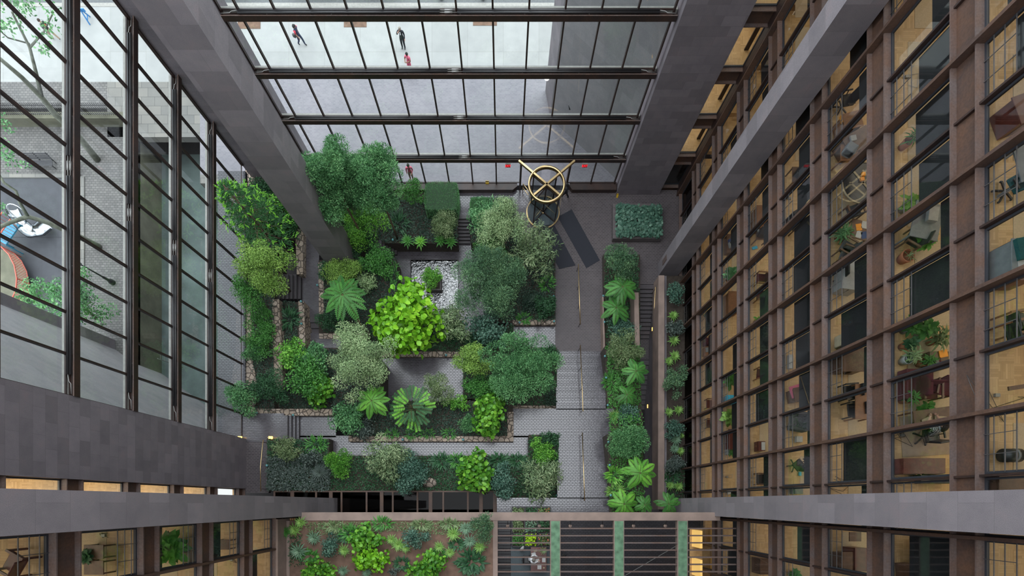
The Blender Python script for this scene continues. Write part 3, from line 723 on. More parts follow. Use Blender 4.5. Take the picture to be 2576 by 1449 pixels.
LM('leaf_cover', (.014,.030,.021), (.030,.060,.040), (.065,.10,.070))
LM('leaf_flower', (.04,.09,.03), (.08,.16,.05), (.55,.12,.09))

def rdir(K, up=0.0):
    v = rng.normal(size=(K,3)); v[:,2] += up; return nrm(v)
def blobs(rx, ry, rz, nb, rb, deep=.28):
    """centres of leaf tufts, gathered on a few big lobes over the upper part of a crown"""
    nl = max(7, min(12, nb//8)); a = np.arange(nl)*2.4 + rng.uniform(0,6); u = np.sqrt((np.arange(nl)+.35)/nl)*rng.uniform(.85,1.1,nl)
    R_ = np.array([rx, ry, rz]); lr = .46*rng.uniform(.8,1.2,nl)*(1 if nl < 6 else .82)
    k = np.minimum(u, 1)*(1-.75*lr); z = np.sqrt(np.clip(1-k**2,0,1))*(1-.6*lr) - rng.uniform(0,deep,nl)
    lc = np.stack([np.cos(a)*k, np.sin(a)*k, z], 1)
    i = rng.integers(0, nl, nb); d = rdir(nb, .5); c = (lc[i] + d*lr[i][:,None]*rng.uniform(.55,.95,nb)[:,None])*R_
    return c, rb*rng.uniform(.65, 1.3, nb)*.92
def crown(c, r, dens, L, W, hang=0.0, spread=.5, outw=.55):
    """leaves on the tufts: positions, directions, normals"""
    C = []; D = []; Nn = []; T = []
    for i in range(len(c)):
        K = max(4, int(dens * 4*math.pi*r[i]**2 / (L*W)))
        d = rdir(K, .45); p = c[i] + d*r[i]*rng.uniform(.6, 1.0, K)[:,None]
        out = nrm(d + rdir(K)*spread); ax = nrm(np.cross(rdir(K), out) + out*outw); ax[:,2] -= hang; 
        C.append(p); D.append(nrm(ax)); Nn.append(out); T.append(np.clip(rng.normal(.5, .2, K) + rng.normal(0,.17), 0, 1))
    return np.concatenate(C), np.concatenate(D), np.concatenate(Nn), np.concatenate(T)

KIND = {  # leaf length, width, shape, tuft radius as a share of the crown, number of tufts, leaf density, hang, material, curl
 'fig':     (.40,.34,'round',.36,56,.55,.15,'leaf_lime',.15),
 'smallfig':(.30,.25,'round',.38,42,.55,.15,'leaf_glossy',.15),
 'fine':    (.115,.06,'diamond',.27,52,.45,.1,'leaf_yellowgreen',0),
 'pale':    (.12,.055,'diamond',.27,52,.45,.15,'leaf_pale',0),
 'fluffy':  (.14,.045,'diamond',.20,105,.62,-.2,'leaf_fluffy',0),
 'conifer': (.15,.042,'diamond',.21,90,.58,-.1,'leaf_conifer',0),
 'bamboo':  (.34,.06,'strap',.34,36,.32,.35,'leaf_bamboo',.2),
 'willow':  (.26,.06,'strap',.34,36,.38,.3,'leaf_olive',.2),
 'round':   (.12,.09,'diamond',.34,36,.50,.0,'leaf_teal',0),
 'dark':    (.12,.06,'diamond',.30,40,.45,.0,'leaf_dark',0),
 'compound':(.24,.10,'diamond',.32,40,.42,.2,'leaf_bright',0),
 'olive':   (.11,.05,'diamond',.32,40,.45,.1,'leaf_olive',0),
 'bush':    (.125,.065,'diamond',.30,44,.48,.05,'leaf_bright',0),
 'fluff':   (.12,.045,'diamond',.32,36,.55,-.2,'leaf_fluffy',0),
}
NAMES = {'fig':('large_leaved_fig','tree'),'smallfig':('glossy_fig_shrub','shrub'),'fine':('small_leaved_tree','tree'),'pale':('pale_leaved_tree','tree'),'fluffy':('fluffy_yew_tree','tree'),
 'conifer':('dark_yew_tree','tree'),'bamboo':('bamboo_shrub','shrub'),'willow':('narrow_leaved_shrub','shrub'),'round':('round_leaved_shrub','shrub'),'dark':('dark_shrub','shrub'),'compound':('feathery_leaved_shrub','shrub'),
 'olive':('olive_green_shrub','shrub'),'bush':('green_shrub','shrub'),'fluff':('clipped_yew_shrub','shrub')}
def trunk(root, base, top, r, lean=0.0, n=3, name='trunk'):
    m = MB(); b, t = Vector(base), Vector(top); mid = b.lerp(t, .5) + Vector((lean, -lean*.6, 0))
    m.tube([b, b.lerp(mid,.6), mid, t], [r*1.3, r, r*.9, r*.6], 8)
    for i in range(n):
        a = 2*math.pi*(i+.3)/max(n,1); e = t + Vector((math.cos(a)*r*7, math.sin(a)*r*7, r*5)); m.tube([mid.lerp(t,.6), t.lerp(e,.5), e], [r*.6, r*.45, r*.2], 6)
    return m.build(name, M['bark'], root, True)
def shrub(kind, px, py, rx, ry, g, h, label, mat=None, leaf=1.0, base=None, group=None, flat=1.0, name=None):
    """px,py,rx,ry: outline of the crown in the frame at its middle height; g ground level, h overall height"""
    L, W, shp, tb, nb, dens, hang, mt, curl = KIND[kind]; L *= leaf; W *= leaf; rx *= 1.1; ry *= 1.1
    rz = max(.25, min(h*.5, h-.2)); zc = g + h - rz; c = P(px, py, zc); s = (CAM_Z-zc)/FPX
    ax, ay = rx*s, ry*s; rz = min(rz, max(ax,ay)*(1.45 if h > 6 else 1.15))*flat; zc = g+h-rz
    q_ = P(px, py, zc + rz*(.55 if h > 6 else .42)); c = Vector((q_.x, q_.y, zc)); b = Vector((c.x, c.y, g)) if base is None else Vector(base)
    nm, cat = NAMES[kind]
    root = thing(name or nm, label, cat, b, 0, group)
    rb = tb*min(ax, ay); cc, rr = blobs(ax, ay, rz, int(nb*(2.1 if h > 6 else 1.15)), rb*(1.15 if h > 6 else 1), .9 if h > 6 else .4)
    p, d, n, t = crown(cc, rr, dens, L, W, hang, .5, 1.3 if kind in ('fluffy','fluff','conifer') else .55)
    if shp == 'diamond': n = nrm(n + np.array([0,0,.35]))
    off = np.array(c - b)
    k = len(p); jl = rng.uniform(.75,1.2,k)
    leaf_mesh('foliage', p+off, d, n, L*jl, W*jl, t, M[mat or mt], root, shp, None, .12, curl)
    top = c - b; top.z -= rz*.35
    trunk(root, (0,0,-.25), top, max(.03, .035*max(ax,ay)), .04*ax, 3 if h > 1.2 else 0, 'trunk' if cat == 'tree' else 'stem')
    return root
def treefern(px, py, r, g, h, label, nf=16, base=None, mat='leaf_fern', seed=0, wd=.34):
    """crown of arching fronds on a slim trunk"""
    zt = g+h; c = P(px, py, zt); s = (CAM_Z-zt)/FPX; Rr = r*s
    b = Vector((c.x, c.y, g)) if base is None else P(base[0], base[1], g)
    root = thing('tree_fern', label, 'fern', b); off = np.array(c-b); rd = np.random.default_rng(seed)
    Ps=[];Ds=[];Ns=[];Ls=[];Ws=[];Ts=[]; rach = MB()
    for ring, (n, el, ln) in enumerate(((nf//3,.75,.72),(nf//3+1,.35,1.0),(nf//3+2,-.05,1.05))):
        for i in range(n):
            a = 2*math.pi*(i+rd.uniform(-.2,.2))/n + ring*.5; l = Rr*ln*rd.uniform(.88,1.08)
            hd = np.array([math.cos(a), math.sin(a), 0.]); sd = np.array([-math.sin(a), math.cos(a), 0.]); tn = rd.uniform(.25,.75) - (.15 if ring == 2 else 0)
            S = 13; pts = []
            for k in range(S+1):
                u = k/S; pts.append(off + hd*l*u*(1-.08*u) + np.array([0,0,1.])*(l*(el*u - (el+.35)*u*u)))
            rach.tube([Vector(q) for q in pts[::3]], .012, 4, False)
            for k in range(1, S+1):
                u = k/S; w = l*wd*(math.sin(math.pi*min(1,u*.86+.12)))**.75
                tg = nrm((pts[k]-pts[k-1])[None])[0]
                for sg in (-1,1):
                    dd = sd*sg*.92 + tg*.5 - np.array([0,0,.18]); Ps.append(pts[k]); Ds.append(dd); Ns.append(np.array([0,0,1.])+hd*.2)
                    Ls.append(w*.62); Ws.append(l/S*1.25); Ts.append(tn+rd.uniform(-.06,.06))
                    
    leaf_mesh('fronds', np.array(Ps), np.array(Ds), np.array(Ns), np.array(Ls), np.array(Ws), np.array(Ts), M[mat], root, 'diamond', None, .05)
    rach.build('frond_stalks', M['leaf_stalk'], root)
    m = MB(); m.tube([Vector((0,0,-.2)), Vector(off)*.5, Vector(off)], [.12,.10,.12], 8); m.build('trunk', M['bark'], root, True)
    return root
M['leaf_stalk'] = plain('frond_stalk', (.10,.12,.04), .6)
def starmesh(nl, L, W, el0, el1, seed, mat, curl=.15):
    rd = np.random.default_rng(seed); Ds=[];Ps=[];Ns=[];T=[];Ls=[]
    for i in range(nl):
        u = (i+.5)/nl; a = i*2.39996; el = el0 + (el1-el0)*u
        d = np.array([math.cos(a)*math.cos(el), math.sin(a)*math.cos(el), math.sin(el)]); Ds.append(d); Ps.append(d*.02); Ns.append(np.array([-math.cos(a)*math.sin(el), -math.sin(a)*math.sin(el), math.cos(el)]))
        T.append(.3+.5*u+rd.uniform(-.12,.12)); Ls.append(L*rd.uniform(.8,1.1)*(1-.35*u))
    return np.array(Ps), np.array(Ds), np.array(Ns), np.array(Ls), np.array(T)
def star(px, py, r, g, label, mat='leaf_star', nl=34, h=.25, group=None, seed=0, wf=.16, name='rosette_plant', el=(.05,1.2), cat='plant'):
    s = (CAM_Z-g-h)/FPX; c = P(px, py, g+h); root = thing(name, label, cat, (c.x, c.y, g), 0, group)
    p, d, n, L, t = starmesh(nl, r*s*1.05, 0, el[0], el[1], seed, mat)
    leaf_mesh('leaves', p+np.array([0,0,h]), d, n, L, r*s*wf, t, M[mat], root, 'strap', None, .1, .18)
    m = MB(); m.tube([(0,0,-.2),(0,0,h+.02)], .04, 6); m.build('stem', M['bark'], root)
    return root
def clump(px, py, rx, ry, g, label, mat='leaf_dark', n=70, L=.55, W=.10, name='aspidistra_clump', group=None, shape='strap', el=.75):
    """upright arching leaves from the ground"""
    s = (CAM_Z-g-.2)/FPX; c = P(px, py, g+.2); root = thing(name, label, 'plant', (c.x, c.y, g), 0, group)
    a = rng.uniform(0, 2*math.pi, n); q = np.sqrt(rng.uniform(0,1,n)); bx = np.stack([np.cos(a)*q*rx*s*.62, np.sin(a)*q*ry*s*.62, np.zeros(n)-.02], 1)
    e = rng.uniform(.25, el+.35, n); o = a + rng.normal(0,.6,n); d = np.stack([np.cos(o)*np.cos(e), np.sin(o)*np.cos(e), np.sin(e)], 1)
    up = np.stack([-np.cos(o)*np.sin(e), -np.sin(o)*np.sin(e), np.cos(e)], 1)
    leaf_mesh('leaves', bx, d, up, L*rng.uniform(.7,1.15,n), W, np.clip(rng.normal(.5,.2,n),0,1), M[mat], root, shape, None, .1, .25)
    return root
def cover(poly, z, dens, label, mat='leaf_cover', L=.13, W=.08, hgt=.16, name='groundcover'):
    pts = [tuple(P(x,y,z).xy) for x,y in poly]; xs = [p[0] for p in pts]; ys = [p[1] for p in pts]
    A = (max(xs)-min(xs))*(max(ys)-min(ys)); K = int(A*dens); X = rng.uniform(min(xs),max(xs),K); Y = rng.uniform(min(ys),max(ys),K)
    ins = np.zeros(K, bool); n = len(pts)
    for i in range(n):
        (xa,ya),(xb,yb) = pts[i], pts[(i+1)%n]
        if ya == yb: continue
        ins ^= ((ya > Y) != (yb > Y)) & (X < (xb-xa)*(Y-ya)/(yb-ya)+xa)
    X, Y = X[ins], Y[ins]; K = len(X)
    hz = .5+.5*np.sin(X*2.1+np.sin(Y*1.7)*1.3)*np.sin(Y*2.4+np.cos(X*1.2))
    c = np.stack([X, Y, z + rng.uniform(.2,1,K)*hgt*(.6+.7*hz)], 1); d = rdir(K); d[:,2] = np.abs(d[:,2])*.45
    o = leaf_mesh(name, c, d, nrm(rdir(K)*.6+np.array([0,0,1.])), L*rng.uniform(.7,1.25,K), W, np.clip(rng.normal(.45,.2,K)+(hz-.5)*.15,0,1), M[mat], None, 'diamond')
    return tag(o, label, 'groundcover', None, 'stuff')

cover([(640,462),(757,462),(757,604),(620,604)], 1.5, 170, 'dark groundcover beneath the bright-tipped conifer', 'leaf_dark')
cover([(632,604),(690,604),(690,1040),(640,1040)], 2.6, 170, 'grey-green groundcover along the glass wall border')
cover([(712,760),(750,760),(750,875),(850,880),(850,1030),(705,1030)], 2.0, 200, 'grey-green groundcover between the stone borders and the feathery shrubs')
cover([(800,500),(1151,492),(1151,612),(920,612),(800,580)], .15, 230, 'dark grey-green groundcover behind the pool court', 'leaf_cover')
cover([(1184,498),(1286,498),(1298,566),(1328,612),(1396,652),(1396,806),(1242,806),(1242,612),(1184,612)], .3, 200, 'dark blue-green groundcover by the entrance walk', 'leaf_cover')
cover([(816,655),(995,650),(1000,760),(930,790),(930,838),(816,836)], .9, 200, 'dark grey-green groundcover around the tall tree fern')
cover([(930,810),(1165,806),(1165,850),(1292,815),(1292,868),(1165,884),(930,884)], .7, 170, 'dark groundcover under the lime green large-leaved tree', 'leaf_dark')
cover([(1165,878),(1400,878),(1400,1020),(1294,1020),(1290,1004),(1165,1004)], 1.5, 150, 'dark groundcover below the big fluffy tree', 'leaf_dark')
cover([(838,910),(960,910),(960,1010),(1276,1010),(1276,1097),(890,1097),(884,1060),(838,1036)], 2.7, 190, 'grey-green groundcover inside the lowest stone border', 'leaf_cover')
cover([(674,1106),(826,1106),(826,1148),(1328,1148),(1332,1096),(1404,1096),(1404,1254),(1254,1254),(1250,1234),(674,1234)], 3.3, 190, 'low green groundcover above the skylight', 'leaf_dark', .14, .08)
cover([(674,1150),(840,1150),(830,1234),(674,1234)], 3.45, 260, 'silvery grey groundcover at the skylight corner by the brass rail', 'leaf_greyblue', .16, .09, .3)
cover([(1520,642),(1606,642),(1608,870),(1524,870)], .6, 170, 'dark groundcover in the upper border by the descending staircase', 'leaf_dark')
cover([(1524,870),(1608,870),(1612,1036),(1528,1036)], 2.0, 190, 'green groundcover in the middle border by the broad steps', 'leaf_fern')
cover([(1532,1040),(1616,1040),(1620,1290),(1536,1290)], 4.4, 170, 'green groundcover in the lowest border by the broad steps', 'leaf_fern')
cover([(1674,1160),(1720,1160),(1722,1288),(1676,1288)], .8, 120, 'dark groundcover in the strip at the office windows', 'leaf_dark')
cover([(770,1313),(1240,1313),(1240,1326),(1110,1345),(990,1335),(880,1345),(775,1345)], 9.92, 260, 'low brownish green groundcover along the terrace beam', 'leaf_olive', .10, .06, .12)
cover([(728,1350),(760,1345),(770,1420),(730,1425)], 9.92, 200, 'low groundcover at the kerb end of the terrace', 'leaf_dark', .1, .06, .12)

# --- garden, plant by plant
def tip_conifer():
    """tall conifer with flat branch layers and bright tips"""
    g, h = 1.5, 8.4; top = P(566, 462, g+h); b = Vector((top.x-.1, top.y-.1, g)); root = thing('layered_conifer', 'tall conifer with flat branches and bright green tips at the park glass wall', 'tree', b)
    m = MB(); m.tube([(0,0,-.2),(0,0,h*.6),(0,0,h)], [.13,.09,.03], 8); Ps=[];Ds=[];Ts=[];rd=np.random.default_rng(3)
    for lv in range(8):
        z = h*(.30+.70*lv/7.4); nb = 8; lenb = 2.55*(1-.085*lv)**1.3 if lv < 7 else .5
        for i in range(nb):
            a = 2*math.pi*(i+.5*(lv%2)+rd.uniform(-.2,.2))/nb; l = lenb*rd.uniform(.65,1.1); e = np.array([math.cos(a)*l, math.sin(a)*l, z+.12*l]); s0 = np.array([0,0,z-.1])
            br = MB(); e[0] = max(e[0], -18.6-b.x); br.tube([Vector(s0), Vector(e)], [.02,.006], 4, False); br.build('branch', M['bark'], root)
            for k in range(70):
                u = rd.uniform(.15,1)**.7; p = s0+(e-s0)*u; p[0] = max(p[0], -18.55-b.x); sd = np.array([-math.sin(a), math.cos(a), 0]); w = .42*l*(1-u*.55)*rd.uniform(-1,1); q = p+sd*w+np.array([math.cos(a),math.sin(a),0])*abs(w)*.5
                Ps.append(q+rd.normal(0,.04,3)); Ds.append(np.array([math.cos(a),math.sin(a),0])*.6+sd*np.sign(w)*.6+rd.normal(0,.25,3)); Ts.append(np.clip(.15+.3*rd.uniform()+(.6 if (u > .86 and abs(w) < .25*l) else 0), 0, 1))
    m.build('trunk', M['bark'], root, True)
    K = len(Ps); leaf_mesh('needles', np.array(Ps), np.array(Ds), nrm(rdir(K)*.5+np.array([0,0,1.])), rng.uniform(.16,.3,K), .07, np.array(Ts), M['leaf_tip'], root, 'diamond')
tip_conifer()
S = shrub
S('dark',685,545,80,70,1.5,1.7,'wide dark green shrub beside the bright-tipped conifer, at the granite pillar','leaf_tip')
S('dark',655,478,30,32,1.5,2.2,'dark shrub behind the bright-tipped conifer at the stone border')
S('dark',706,498,50,30,1.5,1.2,'low dark shrub behind the granite pillar by the glass corner')
S('fluffy',815,415,55,76,.15,11.0,'tall fluffy yew tree in front of the street glass wall, beside the granite pillar')
S('fluffy',930,428,66,62,.15,9.6,'tall rounded fluffy yew tree between the taller yew and the clipped hedge')
S('fluffy',858,472,42,40,.15,6.4,'lower dark fluffy yew between the two tall yews', 'leaf_conifer')
S('willow',865,520,46,38,.15,1.9,'narrow-leaved olive shrub below the two tall yews')
S('bush',905,557,58,58,.15,2.6,'round bright green shrub beside the granite pillar and pool steps')
S('dark',915,612,52,34,.0,1.5,'dark shrub spilling over the plank steps by the granite pillar')
S('dark',1033,484,36,28,.15,1.6,'dark round shrub between the rounded yew and the clipped hedge','leaf_fern')
S('olive',1113,563,38,38,.15,1.5,'yellowish green shrub beside the hedge steps')
def hedge(px, py, rx, ry, g, h, label, leafmatn='leaf_fern'):
    s = (CAM_Z-g-h)/FPX; c = P(px,py,g+h); root = thing('clipped_hedge', label, 'hedge', (c.x,c.y,g)); K = 9000
    v = rng.uniform(-1,1,(K,3)); e = np.max(np.abs(v),axis=1,keepdims=True); v = v/ e; v = v*np.array([rx*s, ry*s, h*.5])*rng.uniform(.88,1.0,(K,1)); rad = 1-.12*((v[:,0]/(rx*s))**2*(v[:,1]/(ry*s))**2); v[:,:2] *= rad[:,None]
    p = v+np.array([0,0,h*.5]); out = nrm(v/np.array([rx*s,ry*s,h*.5])+rdir(K)*.5)
    leaf_mesh('foliage', p, nrm(out+rdir(K)*.6), nrm(np.cross(out, rdir(K))), .13, .02, np.clip(rng.normal(.55,.2,K),0,1), M[leafmatn], root, 'diamond')
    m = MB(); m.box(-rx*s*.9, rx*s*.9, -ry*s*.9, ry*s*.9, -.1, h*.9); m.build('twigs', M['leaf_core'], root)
    return root
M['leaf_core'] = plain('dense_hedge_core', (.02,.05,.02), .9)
hedge(1110,492,43,36,.15,1.5,'clipped block hedge beside the dark steps at the glass wall','leaf_fluffy')
hedge(1208,516,25,20,.3,1.3,'small clipped hedge across the steps from the block hedge','leaf_fluffy')
clump(1003,560,28,28,.15,'dark long-leaved clump in the bed behind the pool','leaf_dark',70,.7)
for x, y, w in ((1025,608,'nearest the plank steps'),(1058,610,'second from the plank steps, lighter green'),(1108,606,'second from the hedge steps'),(1134,610,'nearest the hedge steps')):
    star(x,y,20,.15,'leafy fern rosette at the pool court edge, '+w,'leaf_bright' if 'lighter' in w else 'leaf_fern',30,.25,None,x,.2,'fern_rosette')
S('willow',1228,552,50,46,.3,2.6,'mid green narrow-leaved shrub beside the hedge steps','leaf_fluffy')
S('pale',1262,588,62,66,.3,4.8,'pale feathery tree between the hedge steps and the black mats')
S('bamboo',1345,640,52,58,.3,3.2,'bamboo at the edge of the black mats', 'leaf_bamboo')
S('dark',1235,622,40,40,.3,1.8,'dark shrub in the shade of the pale feathery tree','leaf_fern')
S('conifer',1230,716,82,84,.3,5.2,'large bluish yew tree overhanging the pool')
S('fluffy',1290,690,34,40,.3,4.6,'brighter yew crown between bluish yew tree and bamboo','leaf_conifer')
S('round',1235,830,58,48,.7,2.6,'grey-green round-leaved shrub below the bluish yew tree',None,1.5)
S('willow',1130,812,42,54,.7,2.6,'narrow-leaved grey-green shrub at the pool corner','leaf_bamboo')
S('dark',1180,856,46,28,.7,1.0,'low dark shrub between the two narrow-leaved shrubs')
S('fig',1015,803,76,88,.7,4.6,'lime green tree with big rounded glossy leaves')
S('dark',1368,774,28,30,.3,1.1,'dark round shrub at the pale stone border corner','leaf_dark')
S('dark',1340,760,30,30,.3,.9,'dark shrub in the middle of the blue-green groundcover','leaf_cover')
clump(1376,712,20,24,.3,'bright long-leaved clump along the entrance walk','leaf_fern',60,.55)
clump(1318,800,22,14,.3,'fern clump above the pale stone border','leaf_fern',60,.45)
S('fine',662,665,80,66,2.6,5.6,'light green small-leaved tree beside the path outside')
S('fine',625,735,42,42,2.6,3.4,'darker lower crown below the light green small-leaved tree','leaf_fern')
S('dark',655,810,34,40,2.6,1.4,'dark shrub in the glass wall bed, under the light green tree','leaf_fern')
S('dark',652,860,36,34,2.6,1.3,'dark shrub in the glass wall bed, above the small round yew','leaf_fern')
S('fluff',640,886,27,24,2.6,1.3,'small round yew on the border by the outside path')
S('dark',675,970,44,48,2.6,1.7,'dark glossy shrub in the glass wall bed near the corner path')
S('bush',612,1000,40,38,2.6,1.9,'mid green shrub leaning over the brick corner path','leaf_fluffy')
clump(727,802,28,26,2.0,'dark aspidistra clump between the two stone borders','leaf_dark',80,.75,.13)
S('compound',735,895,40,38,2.0,2.2,'bright green feathery shrub at the end of the narrow walk')
S('compound',775,945,56,56,2.0,2.4,'wide bright feathery shrub beside the pale tree', 'leaf_fern')
S('round',800,895,40,32,2.0,2.2,'blue-green shrub between the feathery shrubs and the pale tree','leaf_fluffy',1.3)
S('smallfig',808,985,30,44,2.0,1.9,'glossy fig shrub beside the long stone border')
treefern(862,742,64,.9,4.2,'tall tree fern with a leaning trunk beside the pool court',22,(930,855),'leaf_fern',5)
S('dark',838,810,46,28,.9,1.4,'dark shrub at the foot of the tall tree fern')
S('olive',862,688,50,42,.9,1.9,'yellowish shrub behind the tall tree fern','leaf_yellowgreen')
S('dark',820,682,18,24,.9,1.3,'small dark shrub at the border below the granite pillar')
S('pale',925,712,26,26,.9,1.1,'cream-variegated plant between tree fern and pool court',None,1.5)
S('bush',950,662,46,38,.9,1.6,'dark leafy shrub at the corner of the pool court','leaf_fern',1.1)
clump(992,690,14,44,.9,'narrow row of dark straps along the pool court','leaf_fern',90,.4,.06)
S('pale',905,915,78,82,2.7,4.6,'pale grey-green small-leaved tree above the middle court')
treefern(935,1008,46,2.7,2.6,'tree fern with a neat star crown below the pale tree',15,None,'leaf_bright',9,.42)
S('bush',880,1048,46,44,2.7,1.6,'leafy mid green shrub at the bend of the lowest path','leaf_fluffy',1.3)
S('round',912,1080,30,28,2.7,1.0,'blue-grey shrub at the lowest stone border','leaf_greyblue')
def umbrella_tree(px, py, r, g, h, label, tips='leaf_bright'):
    c = P(px,py,g+h); root = thing('umbrella_tree', label, 'tree', (c.x,c.y,g)); rd = np.random.default_rng(17); Ps=[];Ds=[];Ns=[];Ts=[];st=MB(); s=(CAM_Z-g-h)/FPX
    for i in range(26):
        a = i*2.4; q = r*s*math.sqrt((i+.3)/26); z = h*(1-.35*(q/(r*s))**2)*rd.uniform(.85,1.03); hd = np.array([math.cos(a),math.sin(a),0]); base = np.array([math.cos(a)*q*.55, math.sin(a)*q*.55, z-.3]); L = .75
        e = base+hd*L+np.array([0,0,.12]); st.tube([(0,0,z*.6),Vector(base),Vector(e)],.012,4,False); lit = rd.uniform() > .7
        for k in range(11):
            u = (k+1)/11; p = base+(e-base)*u; sd = np.array([-hd[1],hd[0],0])
            for sg in (-1,1):
                Ps.append(p); Ds.append(sd*sg+hd*.35-np.array([0,0,.15])); Ns.append(np.array([0,0,1.])+hd*.1); Ts.append(rd.uniform(.15,.45)+(.5 if lit else 0))
    leaf_mesh('leaves', np.array(Ps), np.array(Ds), np.array(Ns), .26, .075, np.array(Ts), M['leaf_tip'], root, 'diamond')
    st.build('leaf_stalks', M['leaf_stalk'], root); m=MB(); m.tube([(0,0,-.2),(0,0,h*.9)],[.06,.03],6); m.build('trunk',M['bark'],root,True)
umbrella_tree(1030,1018,62,2.7,3.0,'feathery palm-like tree with bright tips below the middle court')
S('olive',1100,985,36,46,2.7,1.8,'olive shrub between the palm-like tree and the big fluffy tree')
S('bush',1145,1012,36,20,2.7,.8,'low bright green shrub below the middle court')
S('smallfig',1225,1043,44,50,2.7,2.2,'glossy fig shrub in the corner of the lowest stone border')
S('fluff',1176,1068,22,22,2.7,1.0,'small round yew beside the glossy fig shrub')
for i, (x, y) in enumerate(((985,1090),(1035,1092),(1075,1090),(1130,1090))):
    clump(x,y,24,12,2.7,'low fern clump on the lowest stone border, %s from the blue-grey shrub' % ORD[i],'leaf_fern',50,.42,.07,'fern_clump')
S('fine',1188,908,44,42,1.5,3.2,'yellow-green feathery shrub beside the big fluffy tree','leaf_yellowgreen')
S('fluffy',1312,930,84,84,1.5,5.2,'big fluffy yew tree by the entrance walk')
S('dark',1215,975,50,40,1.5,1.8,'shaded green shrub between the fluffy tree and the middle court','leaf_fern')
S('dark',1382,890,26,26,1.5,1.3,'dark round shrub at the corner of the entrance walk and brick walk','leaf_dark')
S('dark',1386,998,16,26,1.5,.9,'small dark shrub at the foot of the big fluffy tree','leaf_cover')
# long bed above the skylight
S('dark',724,1130,48,28,3.3,1.2,'dark brown-tipped shrub by the brass lamps','leaf_olive')
clump(795,1118,36,22,3.3,'fern clump at the start of the long skylight bed','leaf_fern',110,.5,.08,'fern_clump')
star(806,1190,30,3.4,'dark blue-green spiky plant beside the silvery groundcover','leaf_greyblue',70,.4,None,4,.05,'spiky_plant')
S('round',790,1152,34,18,3.3,1.0,'blue-green shrub above the silvery groundcover','leaf_greyblue')
S('fluff',858,1166,34,34,3.3,1.5,'bright round yew shrub in the long skylight bed','leaf_bright')
S('willow',965,1150,58,52,3.3,2.2,'broad narrow-leaved shrub in the long skylight bed','leaf_bamboo')
S('round',1037,1190,48,48,3.3,1.9,'teal cedar-like shrub hanging over the skylight','leaf_teal',1.0)
clump(1110,1160,30,16,3.3,'dark strap-leaved clump beside the teal shrub','leaf_dark',70,.6,.11)
clump(1148,1160,22,16,3.3,'dark strap-leaved clump between teal shrub and glossy fig','leaf_fern',60,.55,.1)
S('smallfig',1195,1190,44,46,3.3,1.9,'glossy fig shrub hanging over the skylight')
clump(1255,1158,28,15,3.3,'dark strap-leaved clump beyond the glossy fig shrub','leaf_dark',70,.6,.12)
clump(1300,1160,28,15,3.3,'dark strap-leaved clump beside the bamboo','leaf_dark',70,.55,.11)
S('round',1268,1204,34,46,3.3,2.2,'blue-green standard tree on a thin trunk at the skylight end','leaf_teal',1.0,(PX(1283,4.2),PY(1285,4.2),4.0))
S('bamboo',1353,1205,54,48,3.3,1.9,'round bamboo clump beside the broad steps','leaf_bamboo')
S('bush',1366,1138,34,32,3.3,1.4,'bright green shrub beside the broad steps')
S('dark',1382,1104,26,20,3.3,.9,'dark shrub at the end of the long bed beside the brick path')
# border along the staircase
S('conifer',1562,660,38,44,.6,3.4,'pointed dark yew at the start of the border by the mats')
treefern(1566,722,44,.6,2.6,'tree fern with broad fronds next to the pointed yew',15,None,'leaf_fern',21,.42)
treefern(1550,775,40,.6,2.0,'low tree fern at the staircase, second from the pointed yew',15,None,'leaf_fern',22,.42)
S('round',1566,834,34,36,.6,1.3,'blue-green shrub between the low tree fern and the pale shrub','leaf_teal')
S('pale',1572,876,44,46,2.0,2.0,'pale feathery shrub in the staircase border','leaf_olive')
treefern(1600,934,38,2.0,2.6,'tree fern leaning over the dark staircase',13,None,'leaf_fern',23,.42)
clump(1540,960,26,34,2.0,'bright strap-leaved clump beside the middle brass handrail','leaf_fern',110,.5,.08,'fern_clump')
treefern(1577,993,32,2.0,1.8,'small tree fern beside the middle brass handrail',11,None,'leaf_fern',24,.45)
S('round',1582,1045,28,28,2.9,1.0,'dark blue-green shrub beside the brick landing','leaf_teal')
star(1546,1048,24,2.9,'light green rosette on the brick landing edge','leaf_star',40,.3,None,8,.1)
S('fluffy',1578,1110,48,46,4.4,1.9,'soft light green feathery shrub below the brick landing','leaf_fluffy')
treefern(1610,1190,48,4.4,2.0,'largest star-shaped tree fern at the foot of the border',13,None,'leaf_bright',25,.42)
clump(1545,1195,24,26,4.4,'yellowish strap-leaved clump beside the lowest handrail','leaf_bright',80,.5,.1)
clump(1548,1235,24,22,4.4,'pale strap-leaved clump near the pergola','leaf_star',80,.5,.08)
treefern(1570,1268,42,4.4,1.2,'low tree fern touching the pergola beam, by the steps',13,None,'leaf_bright',26,.45)
treefern(1622,1270,28,4.4,1.0,'smallest tree fern touching the pergola beam',10,None,'leaf_fern',27,.45)
treefern(1682,1268,34,3.0,1.6,'tree fern between the pergola beam and the pale granite pillar',13,None,'leaf_fern',28,.4)
